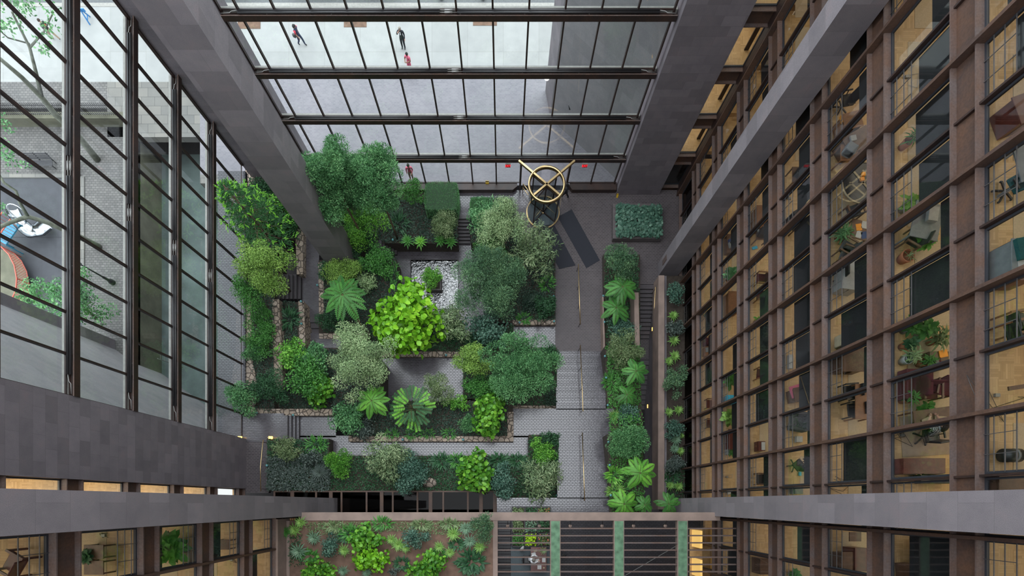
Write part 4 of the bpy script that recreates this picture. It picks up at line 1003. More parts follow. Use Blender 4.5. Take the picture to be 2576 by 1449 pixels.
# strip at the office windows
S('round',1698,735,23,32,.8,1.3,'teal shrub at the top of the office strip','leaf_teal')
for i, (x, y, r, m_) in enumerate(((1693,795,16,'leaf_star'),(1694,857,17,'leaf_star'),(1697,897,17,'leaf_star'),(1682,910,14,'leaf_star'),(1682,1037,14,'leaf_star'),(1706,1032,15,'leaf_star'),(1699,1107,18,'leaf_greystar'),(1696,1130,15,'leaf_greystar'),(1711,1135,13,'leaf_star'),(1714,1096,9,'leaf_star'),(1685,1222,14,'leaf_star'),(1706,1224,15,'leaf_star'))):
    star(x,y,r,.8,'%s star rosette in the office strip, %s from the diagonal granite pillar' % ('greyish' if 'grey' in m_ else 'bright', ORD[i]),m_,32,.3,None,i+40,.17)
S('round',1697,830,21,23,.8,1.0,'dark blue-green shrub in the office strip between the first rosettes','leaf_greyblue')
S('pale',1700,960,29,44,.8,1.8,'soft grey-green shrub halfway along the office strip','leaf_conifer')
S('round',1697,1080,23,26,.8,1.1,'dark teal shrub in the office strip beyond the paired rosettes','leaf_teal')
S('round',1696,1168,23,24,.8,1.1,'dark grey-green shrub near the pergola end of the office strip','leaf_greyblue')
clump(1688,1202,24,18,.8,'dark leafy clump near the pergola end of the office strip','leaf_dark',60,.4,.1)
# planted terrace
for i, (x, y, r, m_, w) in enumerate(((757,1314,15,'leaf_star','by the long beam'),(742,1333,16,'leaf_star','below the one by the long beam'),(719,1337,15,'leaf_fern','on the end kerb'),(791,1353,18,'leaf_greystar','grey, beside the round teal shrub'),(752,1386,21,'leaf_greystar','large grey, at the end kerb'),
    (866,1384,15,'leaf_star','between teal shrub and first fig shrub'),(822,1424,14,'leaf_star','above the corner fig shrub'),(864,1436,14,'leaf_greystar','small grey, below the first fig shrub'),(923,1440,13,'leaf_greystar','at the frame edge below the first fig shrub'),(985,1357,14,'leaf_star','above the bare soil'),(1002,1370,17,'leaf_star','beside the second teal shrub'),(1020,1378,13,'leaf_star','below the second teal shrub'),
    (1105,1375,14,'leaf_star','yellowish, above the strap-leaved clump'),(1140,1343,18,'leaf_star','near the cypress'),(1172,1330,18,'leaf_greystar','grey, near the cypress'),(1182,1362,17,'leaf_greystar','grey, below the cypress'),(1207,1376,16,'leaf_star','light green, below the cypress'),(1132,1390,13,'leaf_star','small, over the strap-leaved clump'))):
    star(x,y,r*1.25,9.92,'terrace rosette plant, '+w,m_,34,.25,None,i+80,.15)
S('smallfig',915,1355,40,34,9.92,1.0,'broad glossy fig shrub in the middle of the terrace',None,.75)
S('smallfig',928,1405,44,30,9.92,.9,'glossy fig shrub with pale leaves below the broad terrace fig','leaf_lime',.75)
S('smallfig',800,1432,50,24,9.92,1.0,'glossy fig shrub at the terrace corner by the end kerb',None,.75)
S('smallfig',1075,1430,56,34,9.92,1.0,'glossy fig shrub beside the bare soil and strap leaves',None,.75)
clump(1185,1415,46,36,9.92,'dark strap-leaved clump beside the pergola kerb','leaf_dark',150,.55,.12)
clump(880,1342,36,20,9.92,'dark strap-leaved clump beside the broad terrace fig','leaf_fern',80,.5,.1)
clump(962,1318,30,14,9.92,'light leafy clump along the long beam','leaf_fern',60,.45,.09)
S('fluffy',1216,1330,28,44,9.92,1.6,'small cypress at the pergola kerb','leaf_conifer',.8)
for x,y,rx,ry,mt,lab in ((775,1400,30,18,'leaf_fern','beside the large grey rosette'),(870,1350,26,16,'leaf_dark','dark, under the first fig shrub'),(1010,1420,24,18,'leaf_dark','dark, beside the bare soil'),(1100,1395,34,16,'leaf_fern','above the fig shrub by the bare soil'),(1150,1370,24,16,'leaf_dark','below the rosette near the cypress'),(1130,1318,34,10,'leaf_olive','brownish, along the long beam'),(1060,1320,36,10,'leaf_olive','brownish, in the middle of the long beam'),(840,1325,40,12,'leaf_olive','brownish, at the end of the long beam')):
    clump(x,y,rx,ry,9.92,'leafy terrace clump, '+lab,mt,90,.36,.08,'leafy_clump')
S('round',833,1372,28,28,9.92,.8,'round teal shrub on the terrace near the end kerb','leaf_teal',.9)
S('round',1042,1352,32,26,9.92,.9,'second teal shrub on the terrace, beside the star rosettes','leaf_teal',.9)
S('round',990,1440,18,10,9.92,.5,'small dark shrub on the bare soil at the frame edge','leaf_greyblue',.8)
# ------------------------------------------------------------------ entrance: revolving door, mats, planter, signs
M['black_glass'] = glassmat('door_glass', (.78,.80,.80), 1.4)
M['red_glow'] = emit('exit_red', (1.0,.02,.03), .7); M['dark_red'] = plain('sign_face', (.10,.004,.006), .5)
M['amber'] = emit('amber_lamp', (1.0,.55,.10), 1.6); M['gold_glow'] = emit('gold_panel', (.9,.55,.16), .22); M['white_glow'] = emit('frosted_globe', (1,1,.97), .7)
M['yellow'] = plain('yellow_plastic', (.62,.40,.03), .5); M['verdigris'] = plain('verdigris_copper', (.10,.26,.27), .4, .3)
M['paper'] = plain('white_paper', (.46,.46,.45), .8, 0, .04); M['mahogany'] = plain('mahogany', (.095,.024,.017), .3, 0, .25, 5); M['walnut'] = plain('walnut_wood', (.10,.048,.026), .4, 0, .25, 5)
M['teak'] = plain('teak_wood', (.20,.085,.035), .4, 0, .2, 5); M['leather'] = plain('black_leather', (.015,.015,.016), .4); M['maroon'] = plain('maroon_fabric', (.075,.008,.014), .9)
M['grey_plastic'] = plain('pale_grey_plastic', (.17,.18,.185), .5); M['blue_plastic'] = plain('turquoise_plastic', (.02,.35,.52), .4); M['orange'] = plain('orange_card', (.75,.28,.02), .6)
M['terracotta'] = plain('terracotta', (.33,.11,.05), .8); M['white_pot'] = plain('white_ceramic', (.32,.32,.31), .3); M['screen'] = plain('dark_screen', (.02,.025,.03), .15); M['grey_fabric'] = plain('charcoal_fabric', (.055,.055,.06), .95); M['teal_fabric'] = plain('teal_fabric', (.008,.075,.075), .9); M['navy'] = plain('navy_cover', (.02,.05,.16), .6)
M['grey_carpet'] = plain('slate_carpet', (.085,.105,.115), .95, 0, .12, 20); M['cream'] = plain('cream_fabric', (.38,.31,.2), .9)

cx, cy, cr = 3.16, 23.15, 1.27
t = thing('revolving_door', 'round brass and glass revolving door in the street glass wall', 'door', (cx,cy,0))
for a0, a1 in ((R(105),R(250)),(R(-70),R(75))):
    m = MB(); m.lathe([(cr,.05),(cr,3.42)], 0, 0, 16, a0, a1); m.build('curved_glass', M['black_glass'], t, True)
    m = MB(); m.lathe([(cr-.03,0),(cr+.06,0),(cr+.06,.10),(cr-.03,.10),(cr-.03,0)], 0, 0, 16, a0, a1); m.build('brass_curb', M['brass'], t)
m = MB(); m.lathe([(cr-.07,3.42),(cr+.09,3.42),(cr+.09,3.66),(cr+.05,3.69),(cr-.04,3.69),(cr-.07,3.64),(cr-.07,3.42)], 0,0,48); m.build('ring', M['brass'], t, True)
for a in (R(40), R(140)):
    m = MB(); d = Vector((math.cos(a), math.sin(a), 0)); L2 = (25.0-cy-.15)/abs(math.sin(a)); m.bar(d*L2+Vector((0,0,3.58)), -d*(cr-.02)+Vector((0,0,3.58)), .13, .20); m.build('cross_beam', M['brass'], t)
m = MB(); m.tube([(0,0,0),(0,0,3.5)], .05, 10); m.build('centre_post', M['bronze'], t, True)
for k in range(4):
    a = R(50)+k*math.pi/2; d = Vector((math.cos(a), math.sin(a), 0)); n = Vector((-d.y, d.x, 0))
    m = MB(); e = d*(cr-.06)
    m.bar(e+Vector((0,0,.05)), e+Vector((0,0,3.35)), .06, .09, n); m.bar(d*.05+Vector((0,0,.10)), e+Vector((0,0,.10)), .06, .16); m.bar(d*.05+Vector((0,0,3.30)), e+Vector((0,0,3.30)), .06, .10)
    w = m.build('wing', M['bronze'], t)
    g = MB(); g.add([d*.05+Vector((0,0,.15))-n*.008, e+Vector((0,0,.15))-n*.008, e+Vector((0,0,3.28))-n*.008, d*.05+Vector((0,0,3.28))-n*.008, d*.05+Vector((0,0,.15))+n*.008, e+Vector((0,0,.15))+n*.008, e+Vector((0,0,3.28))+n*.008, d*.05+Vector((0,0,3.28))+n*.008], [(0,1,2,3),(7,6,5,4),(0,4,5,1),(3,2,6,7)]); g.build('wing_glass', M['black_glass'], w)
    g = MB(); g.tube([d*.1+n*.07+Vector((0,0,1.0)), e*.95+n*.07+Vector((0,0,1.0))], .022, 6); g.build('push_bar', M['brass'], w, True)
    g = MB(); g.tube([e+Vector((0,0,.0)), e+Vector((0,0,.14))], .06, 8); g.build('foot_cap', M['brass'], w, True)
m = MB(); m.lathe([(0,0.002),(cr-.04,0.002),(cr-.04,.018),(0,.018)], 0,0,40); m.build('floor_disc', M['grey_carpet'], t)
m = MB(); m.lathe([(.05,.02),(.14,.02),(.12,.10),(.05,.12)], 0,0,14); m.build('hub', M['brass'], t, True)
# door surround in the glass wall
struct(MB().box(1.26,1.40,24.98,25.35,0,3.3).box(4.92,5.06,24.98,25.35,0,3.3).box(1.40,4.92,25.1,25.35,3.2,3.3).build('door_surround', M['bronze']), 'bronze surround of the revolving door')
t = thing('side_handrail', 'small brass handrail beside the revolving door', 'handrail', (1.7,24.2,0))
for z in (.45,.95):
    m = MB(); m.tube([(-.15,.65,z),(.55,-.25,z)], .03, 8); m.build('rail', M['brass'], t, True)
m = MB(); m.tube([(-.15,.65,0),(-.15,.65,.97)], .03, 8); m.build('post', M['brass'], t, True); m = MB(); m.tube([(.5,-.19,0),(.5,-.19,.97)], .03, 8); m.build('post', M['brass'], t, True)
for lab, q4 in (('long black door mat aimed at the brass handrail',[(1403,546),(1438,527),(1509,655),(1475,675)]),('shorter black door mat partly under the bamboo',[(1350,570),(1393,564),(1448,668),(1407,677)])):
    m = MB(); m.prism([tuple(P(x,y,0).xy) for x,y in q4], .004, .02); tag(m.build('door_mat', M['carpet']), lab, 'mat', 'black mats before the revolving door')
def planter_box(name, label, px0, px1, py0, py1, z0, z1, rim=.28, mat='pot'):
    x0,x1,y0,y1 = PX(px0,z1),PX(px1,z1),PY(py1,z1),PY(py0,z1); cx,cy = (x0+x1)/2,(y0+y1)/2
    t = thing(name, label, 'planter', (cx,cy,z0)); hx,hy = (x1-x0)/2,(y1-y0)/2; h = z1-z0
    m = MB(); m.prism([(-hx+.25,-hy+.3),(hx,-hy+.3),(hx,hy-.2),(-hx+.25,hy-.2)],0,.1)
    m.box(-hx,hx,-hy,-hy+rim,.1,h); m.box(-hx,hx,hy-rim,hy,.1,h); m.box(-hx,-hx+rim,-hy+rim,hy-rim,.1,h); m.box(hx-rim,hx,-hy+rim,hy-rim,.1,h); m.build('box', M[mat], t, bevel=.015)
    m = MB(); m.box(-hx+rim,hx-rim,-hy+rim,hy-rim,.1,h-.08); m.build('soil', M['soil'], t)
    return t
planter_box('square_planter','low square granite planter full of leaves on the entrance hall floor',1542,1664,512,600,0,.62,.3)
def leafbox(px,py,rx,ry,g,h,label,mat,L=.2,W=.16,K=1500,shape='round',name='leafy_plant',cat='plant',spread=1.0):
    s=(CAM_Z-g-h)/FPX; c=P(px,py,g+h); root=thing(name,label,cat,(c.x,c.y,g))
    u=rng.uniform(-1,1,(K,2)); u=np.sign(u)*np.abs(u)**.8; p=np.stack([u[:,0]*rx*s,u[:,1]*ry*s,h*(1-.25*(np.maximum(abs(u[:,0]),abs(u[:,1])))**4)*rng.uniform(.55,1.05,K)],1)
    d=rdir(K); d[:,2]*=.4; n=nrm(rdir(K)*.5+np.array([0,0,1.])+np.stack([u[:,0],u[:,1],u[:,0]*0],1)*.4)
    leaf_mesh('foliage',p,d,n,L*rng.uniform(.7,1.2,K),W,np.clip(rng.normal(.5,.22,K),0,1),M[mat],root,shape,None,.1,.1)
    m=MB(); 
    m.tube([(0,0,-.05),(0,0,h*.6)],.03,6); m.build('stem',M['bark'],root); return root
leafbox(1609,552,55,37,.55,.55,'dense bed of round green leaves in the square granite planter','leaf_teal',.24,.2,1600)
for lab, x, y, z, b in (('yellow wet floor sign behind the glass wall plinth',1226,468,0,25.75),('small yellow floor sign at the foot of the corner pillar',1552,494,0,None)):
    c = P(x,y,z); t = thing('floor_sign', lab, 'sign', (c.x, c.y, 0)); t.scale = (1,1,1) if b else (.55,.55,.55)
    for s2 in (-1,1):
        m = MB(); m.cbox(0, s2*.13, .28, .26, .02, .56, 0, R(14)*s2); m.build('panel', M['yellow'], t)
    m = MB(); m.box(-.02,.02,-.012,.012,.5,.60); m.build('hinge', M['black'], t)
def text_mesh(s, size, mat, parent, loc, rot, depth=.004):
    cu = bpy.data.curves.new('lettering','FONT'); cu.body = s; cu.size = size; cu.extrude = depth; cu.align_x = 'CENTER'; cu.align_y = 'CENTER'
    o = bpy.data.objects.new('lettering', cu); COL.objects.link(o); dg = bpy.context.evaluated_depsgraph_get(); me = bpy.data.meshes.new_from_object(o.evaluated_get(dg)); bpy.data.objects.remove(o)
    me.materials.clear(); me.materials.append(mat); o = bpy.data.objects.new('lettering', me); COL.objects.link(o); o.parent = parent; o.location = loc; o.rotation_euler = rot; return o
for x, lab in ((1278,'red EXIT sign under the beam beside the revolving door, hedge side'),(1472,'red EXIT sign under the beam beside the revolving door, pillar side')):
    c = P(x,406,3.2); t = thing('exit_sign', lab, 'sign', (c.x, 24.88, 3.02), 0, 'EXIT signs under the beam')
    m = MB(); m.cbox(0,0,0,.38,.06,.22,0,R(-28)); m.build('housing', M['dark_red'], t); m = MB(); m.box(-.19,.19,.0,.12,.10,.20); m.build('cap', M['sill'], t)
    text_mesh('EXIT', .21, M['red_glow'], t, (0,-.032,.016), (R(62),0,0))
# brass handrails on the walk
def handrail(label, p, q, np_):
    p, q = Vector(p), Vector(q); t = thing('handrail', label, 'handrail', p)
    m = MB(); m.tube([Vector((0,0,.92)), q-p+Vector((0,0,.92))], .034, 8); m.build('rail', M['brass'], t, True)
    for i in range(np_):
        e = (q-p)*(.03+.94*i/(np_-1)); m = MB(); m.tube([e-Vector((0,0,.02)), e+Vector((0,0,.92))], .02, 6); m.build('post', M['bronze'], t, True)
    return t
def hr(label, a, b, z0, z1, n):
    pa, pb = P(*a, z0+.95), P(*b, z1+.95); handrail(label, (pa.x,pa.y,z0), (pb.x,pb.y,z1), n)
hr('brass handrail on the level entrance walk, nearest the black mats',(1455,664),(1460,816),0,0,4)
hr('brass handrail on the broad steps below the entrance walk',(1460,868),(1467,1035),.05,2.4,4)
hr('brass handrail on the lowest broad steps up to the pergola',(1465,1088),(1471,1260),2.4,4.2,4)
t = thing('wall_rail', 'thin bent brass rail on the dark brick by the broad granite pillar', 'handrail', P(662,1108,3.9)); o0 = P(662,1108,3.9)
m = MB(); m.tube([P(x,y,3.95)-o0 for x,y in ((662,1106),(655,1175),(656,1236))], .03, 8); m.build('rail', M['brass'], t, True)
for x, y in ((661,1112),(656,1230)):
    m = MB(); e = P(x,y,3.95)-o0; m.tube([e, e-Vector((0,0,.95))], .02, 6); m.build('post', M['bronze'], t, True)
hr2 = ((1649,722),(1641,850),(1642,892),(1630,1020))
for i,(a,b,z0,z1) in enumerate(((hr2[0],hr2[1],0,-1.9),(hr2[2],hr2[3],-1.9,-3.3))):
    pa, pb = P(*a, z0+.9), P(*b, z1+.9); handrail(['dark handrail on the upper flight of the descending staircase','dark handrail on the lower flight of the descending staircase'][i], (pa.x,pa.y,z0), (pb.x,pb.y,z1), 3)
for x, lab in ((604,'amber wall lamp at the granite pillar foot, against the stone'),(681,'amber lamp at the corner of the long skylight bed')):
    c = P(x,1101,3.3); t = thing('amber_lamp', lab, 'lamp', (c.x,c.y,2.98)); m = MB(); m.tube([(0,0,0),(0,0,.25)],.03,6); m.build('post', M['brass'], t); m = MB(); m.box(-.13,.13,-.10,.10,.25,.40); m.build('lamp_head', M['amber'], t, bevel=.02)
    m = MB(); m.bar((-.25,.02,.3),(-.1,.02,.3),.05); m.build('arm', M['brass'], t)
for x, y, z, lab in ((1641,828,-.9,'lower'),(1641,895,-1.0,'middle'),(1629,1022,-2.2,'lowest')):
    c = P(x,y,z); t = thing('stair_lamp', 'small lit lamp on the staircase wall, %s of the three' % lab, 'lamp', (c.x+.04,c.y,z)); m = MB(); m.box(-.06,.02,-.14,.14,-.06,.06); m.build('lamp_face', M['amber'], t); m = MB(); m.box(.02,.06,-.16,.16,-.08,.08); m.build('back_plate', M['bronze'], t)
PLIGHT = [(798,717,1.0,'at the border of the tall tree fern'),(757,758,2.1,'on the stone border above the aspidistra'),(758,814,2.1,'on the stone border beside the three steps'),(861,847,.95,'at the foot of the tall tree fern bed'),(988,603,.2,'above the plank steps'),(1122,893,.75,'on the border under the lime green tree'),(1393,745,.4,'in the groundcover by the entrance walk'),(1394,808,.4,'at the corner of the pale stone border'),(1307,811,.4,'on the pale stone border'),
 (645,1038,2.75,'at the corner path'),(737,1044,2.75,'above the four steps'),(671,1171,3.4,'beside the silvery groundcover'),(1013,1106,2.8,'on the lowest border below the palm-like tree'),(1165,1106,2.8,'on the lowest border below the round yew'),(1400,1170,3.35,'beside the round bamboo clump'),(1402,1246,3.35,'at the corner below the bamboo clump'),
 (1522,896,2.0,'at the pale feathery shrub'),(1525,950,2.0,'at the leaning tree fern'),(1529,1019,2.0,'above the brick landing'),(1531,1112,4.4,'below the brick landing'),(1534,1170,4.4,'at the largest tree fern'),(1537,1246,4.4,'near the pergola beam'),(1518,744,.6,'at the broad-fronded tree fern'),(1521,810,.6,'at the low tree fern')]
for x, y, g, w in PLIGHT:
    c = P(x,y,g+.4); t = thing('path_light', 'small verdigris globe path light '+w, 'lamp', (c.x,c.y,g), 0, 'globe path lights')
    m = MB(); m.tube([(0,0,-.15),(0,0,.3)],.02,6); m.build('stake', M['bronze'], t); m = MB(); m.sphere((0,0,.38),.095,12,8); m.build('globe', M['verdigris'], t, True)
# pool: planter and jet
t = planter_box('pool_planter','square planter standing in the middle of the pool',1072,1110,690,730,-1.9,-.75,.12)
S('bush',1088,698,25,26,-.8,1.1,'green shrub in the square pool planter','leaf_bright',.9)
c = P(1093,770,-1.3); t = thing('fountain_jet','small white water jet at the pool edge','fountain',(c.x,c.y,-1.40)); m = MB(); m.tube([(0,0,0),(0,.12,.4),(0,.35,.55),(0,.6,.3),(0,.75,.0)],[.05,.05,.06,.05,.03],8); m.build('water_arc', M['white_pot'], t, True); m = MB(); m.tube([(0,0,-.03),(0,0,.08)],.07,8); m.build('nozzle', M['bronze'], t)
c = P(1080,1214,3.5); m = MB(); m.sphere((0,0,0),1,10,7,(.55,.38,.25)); o = m.build('boulder', M['stone'], None, True); o.location = (c.x,c.y,3.38); tag(o,'pale flat boulder beside the teal shrub over the skylight','rock')
# lights and fittings on the slanting wall outside
t = thing('globe_lamp','white globe lamp on the slanting wall outside the street glass','lamp',(3.45,31.2,3.6)); m = MB(); m.sphere((-.25,0,-.35),.2,14,10); m.build('globe', M['white_glow'], t, True); m = MB(); m.bar((.1,0,.1),(-.2,0,.05),.1); m.bar((-.2,0,.1),(-.25,0,-.2),.07); m.build('bracket', M['grey_plastic'], t)
t = thing('spotlight','small dark spotlight on an arm outside the street glass','lamp',(4.9,29.7,2.6)); m = MB(); m.tube([(-.9,.9,.3),(0,0,0)],.02,6); m.build('arm', M['black'], t); m = MB(); m.tube([(0,0,0),(.12,-.12,-.25)],[.05,.09],8); m.build('lamp_head', M['black'], t)
for x, y, z, lab in ((1669,652,1.9,'small square panel on the pale side of the diagonal granite pillar'),):
    c = P(x,y,z); m = MB(); m.box(12.31,12.335,18.35,18.75,1.2,2.2); tag(m.build('wall_panel', M['flange']), lab, 'panel')
# ------------------------------------------------------------------ lobby under the pergola
zl = 4.2
m = MB(); m.box(PX(1285,zl),PX(1384,zl),-9,PY(1374,zl),zl-.01,zl+.015); tag(m.build('lobby_carpet', M['grey_carpet']), 'slate grey carpet under the reception desk', 'carpet')
m = MB()
for i in range(34): m.box(PX(1254,zl),PX(1284,zl),-.9-i*.20,-.9-i*.20-.13,zl-.02,zl+.02)
tag(m.build('floor_grate', M['black']), 'black slatted floor grate beside the planter cells', 'grate')
x0,x1,y0,y1 = PX(1288,zl),PX(1384,zl),PY(1374,zl),PY(1276,zl)
t = thing('planter_trough','long dark planter trough divided in cells under the pergola beam','planter',(x0,y0,zl-.02)); m = MB(); m.box(0,x1-x0,0,y1-y0,0,.3); m.build('soil', M['soil'], t)
m = MB()
for i in range(4): xx = (x1-x0)*i/3; m.box(xx-.04,xx+.04,0,y1-y0,0,.36)
for j in range(4): yy = (y1-y0)*j/3; m.box(0,x1-x0,yy-.04,yy+.04,0,.36)
m.build('frame', M['black'], t)
CELL = [('leaf_olive','bronze-tinted leaves'),('leaf_dark','dark heart-shaped leaves'),('leaf_flower','red flowers'),('leaf_olive','brownish leaves'),('leaf_greystar','spiky grey leaves'),('leaf_dark','dark plain leaves'),('leaf_fern','mid green leaves'),('leaf_bright','chartreuse leaves'),('leaf_flower','orange flowers')]
for i in range(9):
    r_, c_ = divmod(i, 3); px = 1304+32*c_; py = 1292+33*r_
    leafbox(px,py,13,13,zl+.25,.3,'potted plant with %s in the planter trough' % CELL[i][1],CELL[i][0],.14,.09,170,'diamond','trough_plant')
M['leaf_chart'] = leafmat('leaf_chart',[(0,(.16,.34,.01)),(.5,(.33,.58,.015)),(1,(.5,.75,.03))])
for o in [o for o in bpy.data.objects if o.get('label','').startswith('potted plant with chartreuse')]:
    o.children[0].data.materials[0] = M['leaf_chart']
def desk(label, c, sx, sy, rz=0, mat='mahogany', h=.74, name='office_desk', cat='desk', ped=True, group=None):
    t = thing(name, label, cat, c, rz, group)
    m = MB(); m.box(-sx/2,sx/2,-sy/2,sy/2,h-.04,h); m.build('desk_top', M[mat], t, bevel=.008)
    if ped:
        for s2 in (-1,1):
            m = MB(); m.box(s2*sx/2-s2*.38,s2*sx/2-s2*.04,-sy/2+.05,sy/2-.05,.0,h-.04); m.build('pedestal', M[mat], t)
    else:
        for a in (-1,1):
            for b in (-1,1): m = MB(); m.box(a*(sx/2-.04)-.025,a*(sx/2-.04)+.025,b*(sy/2-.04)-.025,b*(sy/2-.04)+.025,0,h-.04); m.build('leg', M[mat], t)
    return t
def office_chair(label, c, rz=0, mat='leather', group=None):
    t = thing('office_chair', label, 'chair', c, rz, group)
    m = MB(); m.box(-.25,.25,-.24,.24,.44,.53); m.build('seat', M[mat], t, bevel=.03); m = MB(); m.cbox(0,-.25,.80,.46,.07,.52,0,R(10)); m.build('backrest', M[mat], t, bevel=.03)
    for s2 in (-1,1): m = MB(); m.box(s2*.29-.025,s2*.29+.025,-.16,.16,.66,.70); m.bar((s2*.29,0,.66),(s2*.24,0,.48),.03); m.build('armrest', M['black'], t)
    m = MB(); m.tube([(0,0,.08),(0,0,.45)],.03,8); m.build('post', M['black'], t)
    m = MB()
    for k in range(5): a = k*2*math.pi/5; m.bar((0,0,.10),(.32*math.cos(a),.32*math.sin(a),.06),.05,.04)
    m.build('base', M['black'], t)
    for k in range(5): a = k*2*math.pi/5; q_ = MB(); q_.sphere((.32*math.cos(a),.32*math.sin(a),.035),.035,8,6); q_.build('caster', M['black'], t)
    return t
def wood_chair(label, c, rz=0, mat='teak', seat='leather', group=None):
    t = thing('armchair', label, 'chair', c, rz, group)
    m = MB(); m.box(-.27,.27,-.26,.26,.38,.46); m.build('seat', M[seat], t, bevel=.02); m = MB(); m.cbox(0,-.27,.66,.52,.05,.44,0,R(12)); m.build('backrest', M[seat], t, bevel=.02)
    for s2 in (-1,1):
        m = MB(); m.box(s2*.31-.035,s2*.31+.035,-.28,.28,.60,.64); m.build('armrest', M[mat], t)
        for b in (-.24,.24): m = MB(); m.box(s2*.31-.025,s2*.31+.025,b-.025,b+.025,0,.60); m.build('leg', M[mat], t)
    return t
def flat(name, label, cat, c, sx, sy, rz=0, mat='paper', th=.012, group=None):
    m = MB(); m.box(-sx/2,sx/2,-sy/2,sy/2,0,th); o = m.build(name, M[mat]); o.location = c; o.rotation_euler = (0,0,rz); return tag(o, label, cat, group)
dz = zl
dc = P(1355,1408,dz+.74); desk('red mahogany reception desk under the pergola slats',(dc.x,dc.y,dz),1.1,1.75,0,'mahogany')
cc_ = P(1325,1408,dz+.5); office_chair('black chair of the man at the reception desk',(cc_.x,cc_.y,dz),R(-90))
for x,y,sx,sy,rz,lab,mt in ((1343,1396,.30,.32,.3,'open white papers above the hands of the man at the desk','paper'),(1351,1411,.34,.26,.2,'white open book in front of the man at the desk','paper'),(1368,1409,.24,.30,0,'blue printed sheet on the far side of the reception desk','paper'),(1357,1427,.28,.28,0,'white sheets at the near end of the reception desk','paper'),(1368,1428,.10,.1,0,'small beige box at the near end of the reception desk','cream'),(1347,1384,.24,.16,.1,'beige box at the planter end of the reception desk','cream')):
    c = P(x,y,dz+.75); flat('paper_sheet' if mt == 'paper' else 'small_box', lab, 'paper' if mt == 'paper' else 'box', (c.x,c.y,dz+.742), sx, sy, rz, mt, .015 if mt == 'paper' else .1)
c = P(1366,1384,dz+.75); t = thing('flower_vase','vase of pale leaves on the reception desk','vase',(c.x,c.y,dz+.742)); m = MB(); m.lathe([(.02,0),(.08,.0),(.10,.15),(.06,.26),(.07,.28)],0,0,12); m.build('vase',M['white_pot'],t,True)
p_,d_,n_,L_,t_ = starmesh(26,.38,0,.3,1.3,5,''); leaf_mesh('leaves',p_+np.array([0,0,.26]),d_,n_,L_,.05,t_,M['leaf_pale'],t,'strap',None,.1,.2)
c = P(1314,1381,dz+.5); t = thing('folded_umbrella','white folded umbrella leaning by the planter trough','umbrella',(c.x,c.y,dz)); m = MB(); m.tube([(-.12,-.2,.05),(-.04,-.05,.35),(.08,.2,.75)],[.03,.14,.05],9); m.build('canopy',M['paper'],t,True); m = MB(); m.tube([(-.14,-.24,0),(.12,.28,.9)],.012,5); m.build('shaft',M['black'],t)
c = P(1735,1330,zl); t = thing('lit_cabinet','gold-lit glass cabinet beyond the last green trough','cabinet',(PX(1752,zl),PY(1385,zl),zl)); m = MB(); m.box(-.5,1.0,-2.2,1.6,0,.05); m.build('base',M['parquet'],t)
for yy in (-1.1,.9):
    m = MB(); m.box(-.35,-.2,yy-.6,yy+.6,.05,1.6); m.build('glow_panel',M['gold_glow'],t); 
m = MB(); m.box(.95,1.0,-2.2,1.6,.05,1.8); m.build('back',M['walnut'],t)
t = thing('glass_rail','slanting thin rail beside the dark lobby rug','railing',P(1560,1446,zl)); o0 = P(1560,1446,zl); m = MB(); m.tube([Vector((-.6,-.35,.9)), P(1702,1364,zl)-o0+Vector((0,0,.9))],.02,6); m.build('rail',M['silver'],t); 
for u in (0,.5,1): e = (P(1702,1364,zl)-o0)*u; m = MB(); m.tube([e,e+Vector((0,0,.9))],.015,6); m.build('post',M['silver'],t)
# ------------------------------------------------------------------ people
SK = plain('skin_tone_brown', (.22,.11,.065), .5); SKL = plain('skin_tone_fair', (.50,.29,.21), .5)
def pm(name, col): 
    M.setdefault(name, plain(name, col, .85, 0, .1)); return M[name]
BASE = dict(pel=(0,0,.95), sp=(0,.0,1.13), ch=(0,.01,1.32), nb=(0,0,1.46), nk=(0,.015,1.53), hd=(0,.035,1.62), ht=(0,.03,1.705),
 ls=(-.18,0,1.42), le=(-.235,-.02,1.14), lw=(-.24,.06,.90), lh=(-.24,.09,.82), rs=(.18,0,1.42), re=(.235,-.02,1.14), rw=(.24,.06,.90), rh=(.24,.09,.82),
 lp=(-.09,0,.92), lk=(-.10,.03,.50), la=(-.10,0,.09), lt=(-.115,.15,.04), rp=(.09,0,.92), rk=(.10,.03,.50), ra=(.10,0,.09), rt=(.115,.15,.04))
RAD = dict(pel=.135, sp=.125, ch=.135, nb=.075, nk=.055, hd=.098, ht=.07, ls=.082, le=.058, lw=.038, lh=.038, rs=.082, re=.058, rw=.038, rh=.038, lp=.108, lk=.080, la=.058, lt=.042, rp=.108, rk=.080, ra=.058, rt=.042)
EDG = [('pel','sp'),('sp','ch'),('ch','nb'),('nb','nk'),('nk','hd'),('hd','ht'),('ch','ls'),('ls','le'),('le','lw'),('lw','lh'),('ch','rs'),('rs','re'),('re','rw'),('rw','rh'),('pel','lp'),('lp','lk'),('lk','la'),('la','lt'),('pel','rp'),('rp','rk'),('rk','ra'),('ra','rt')]
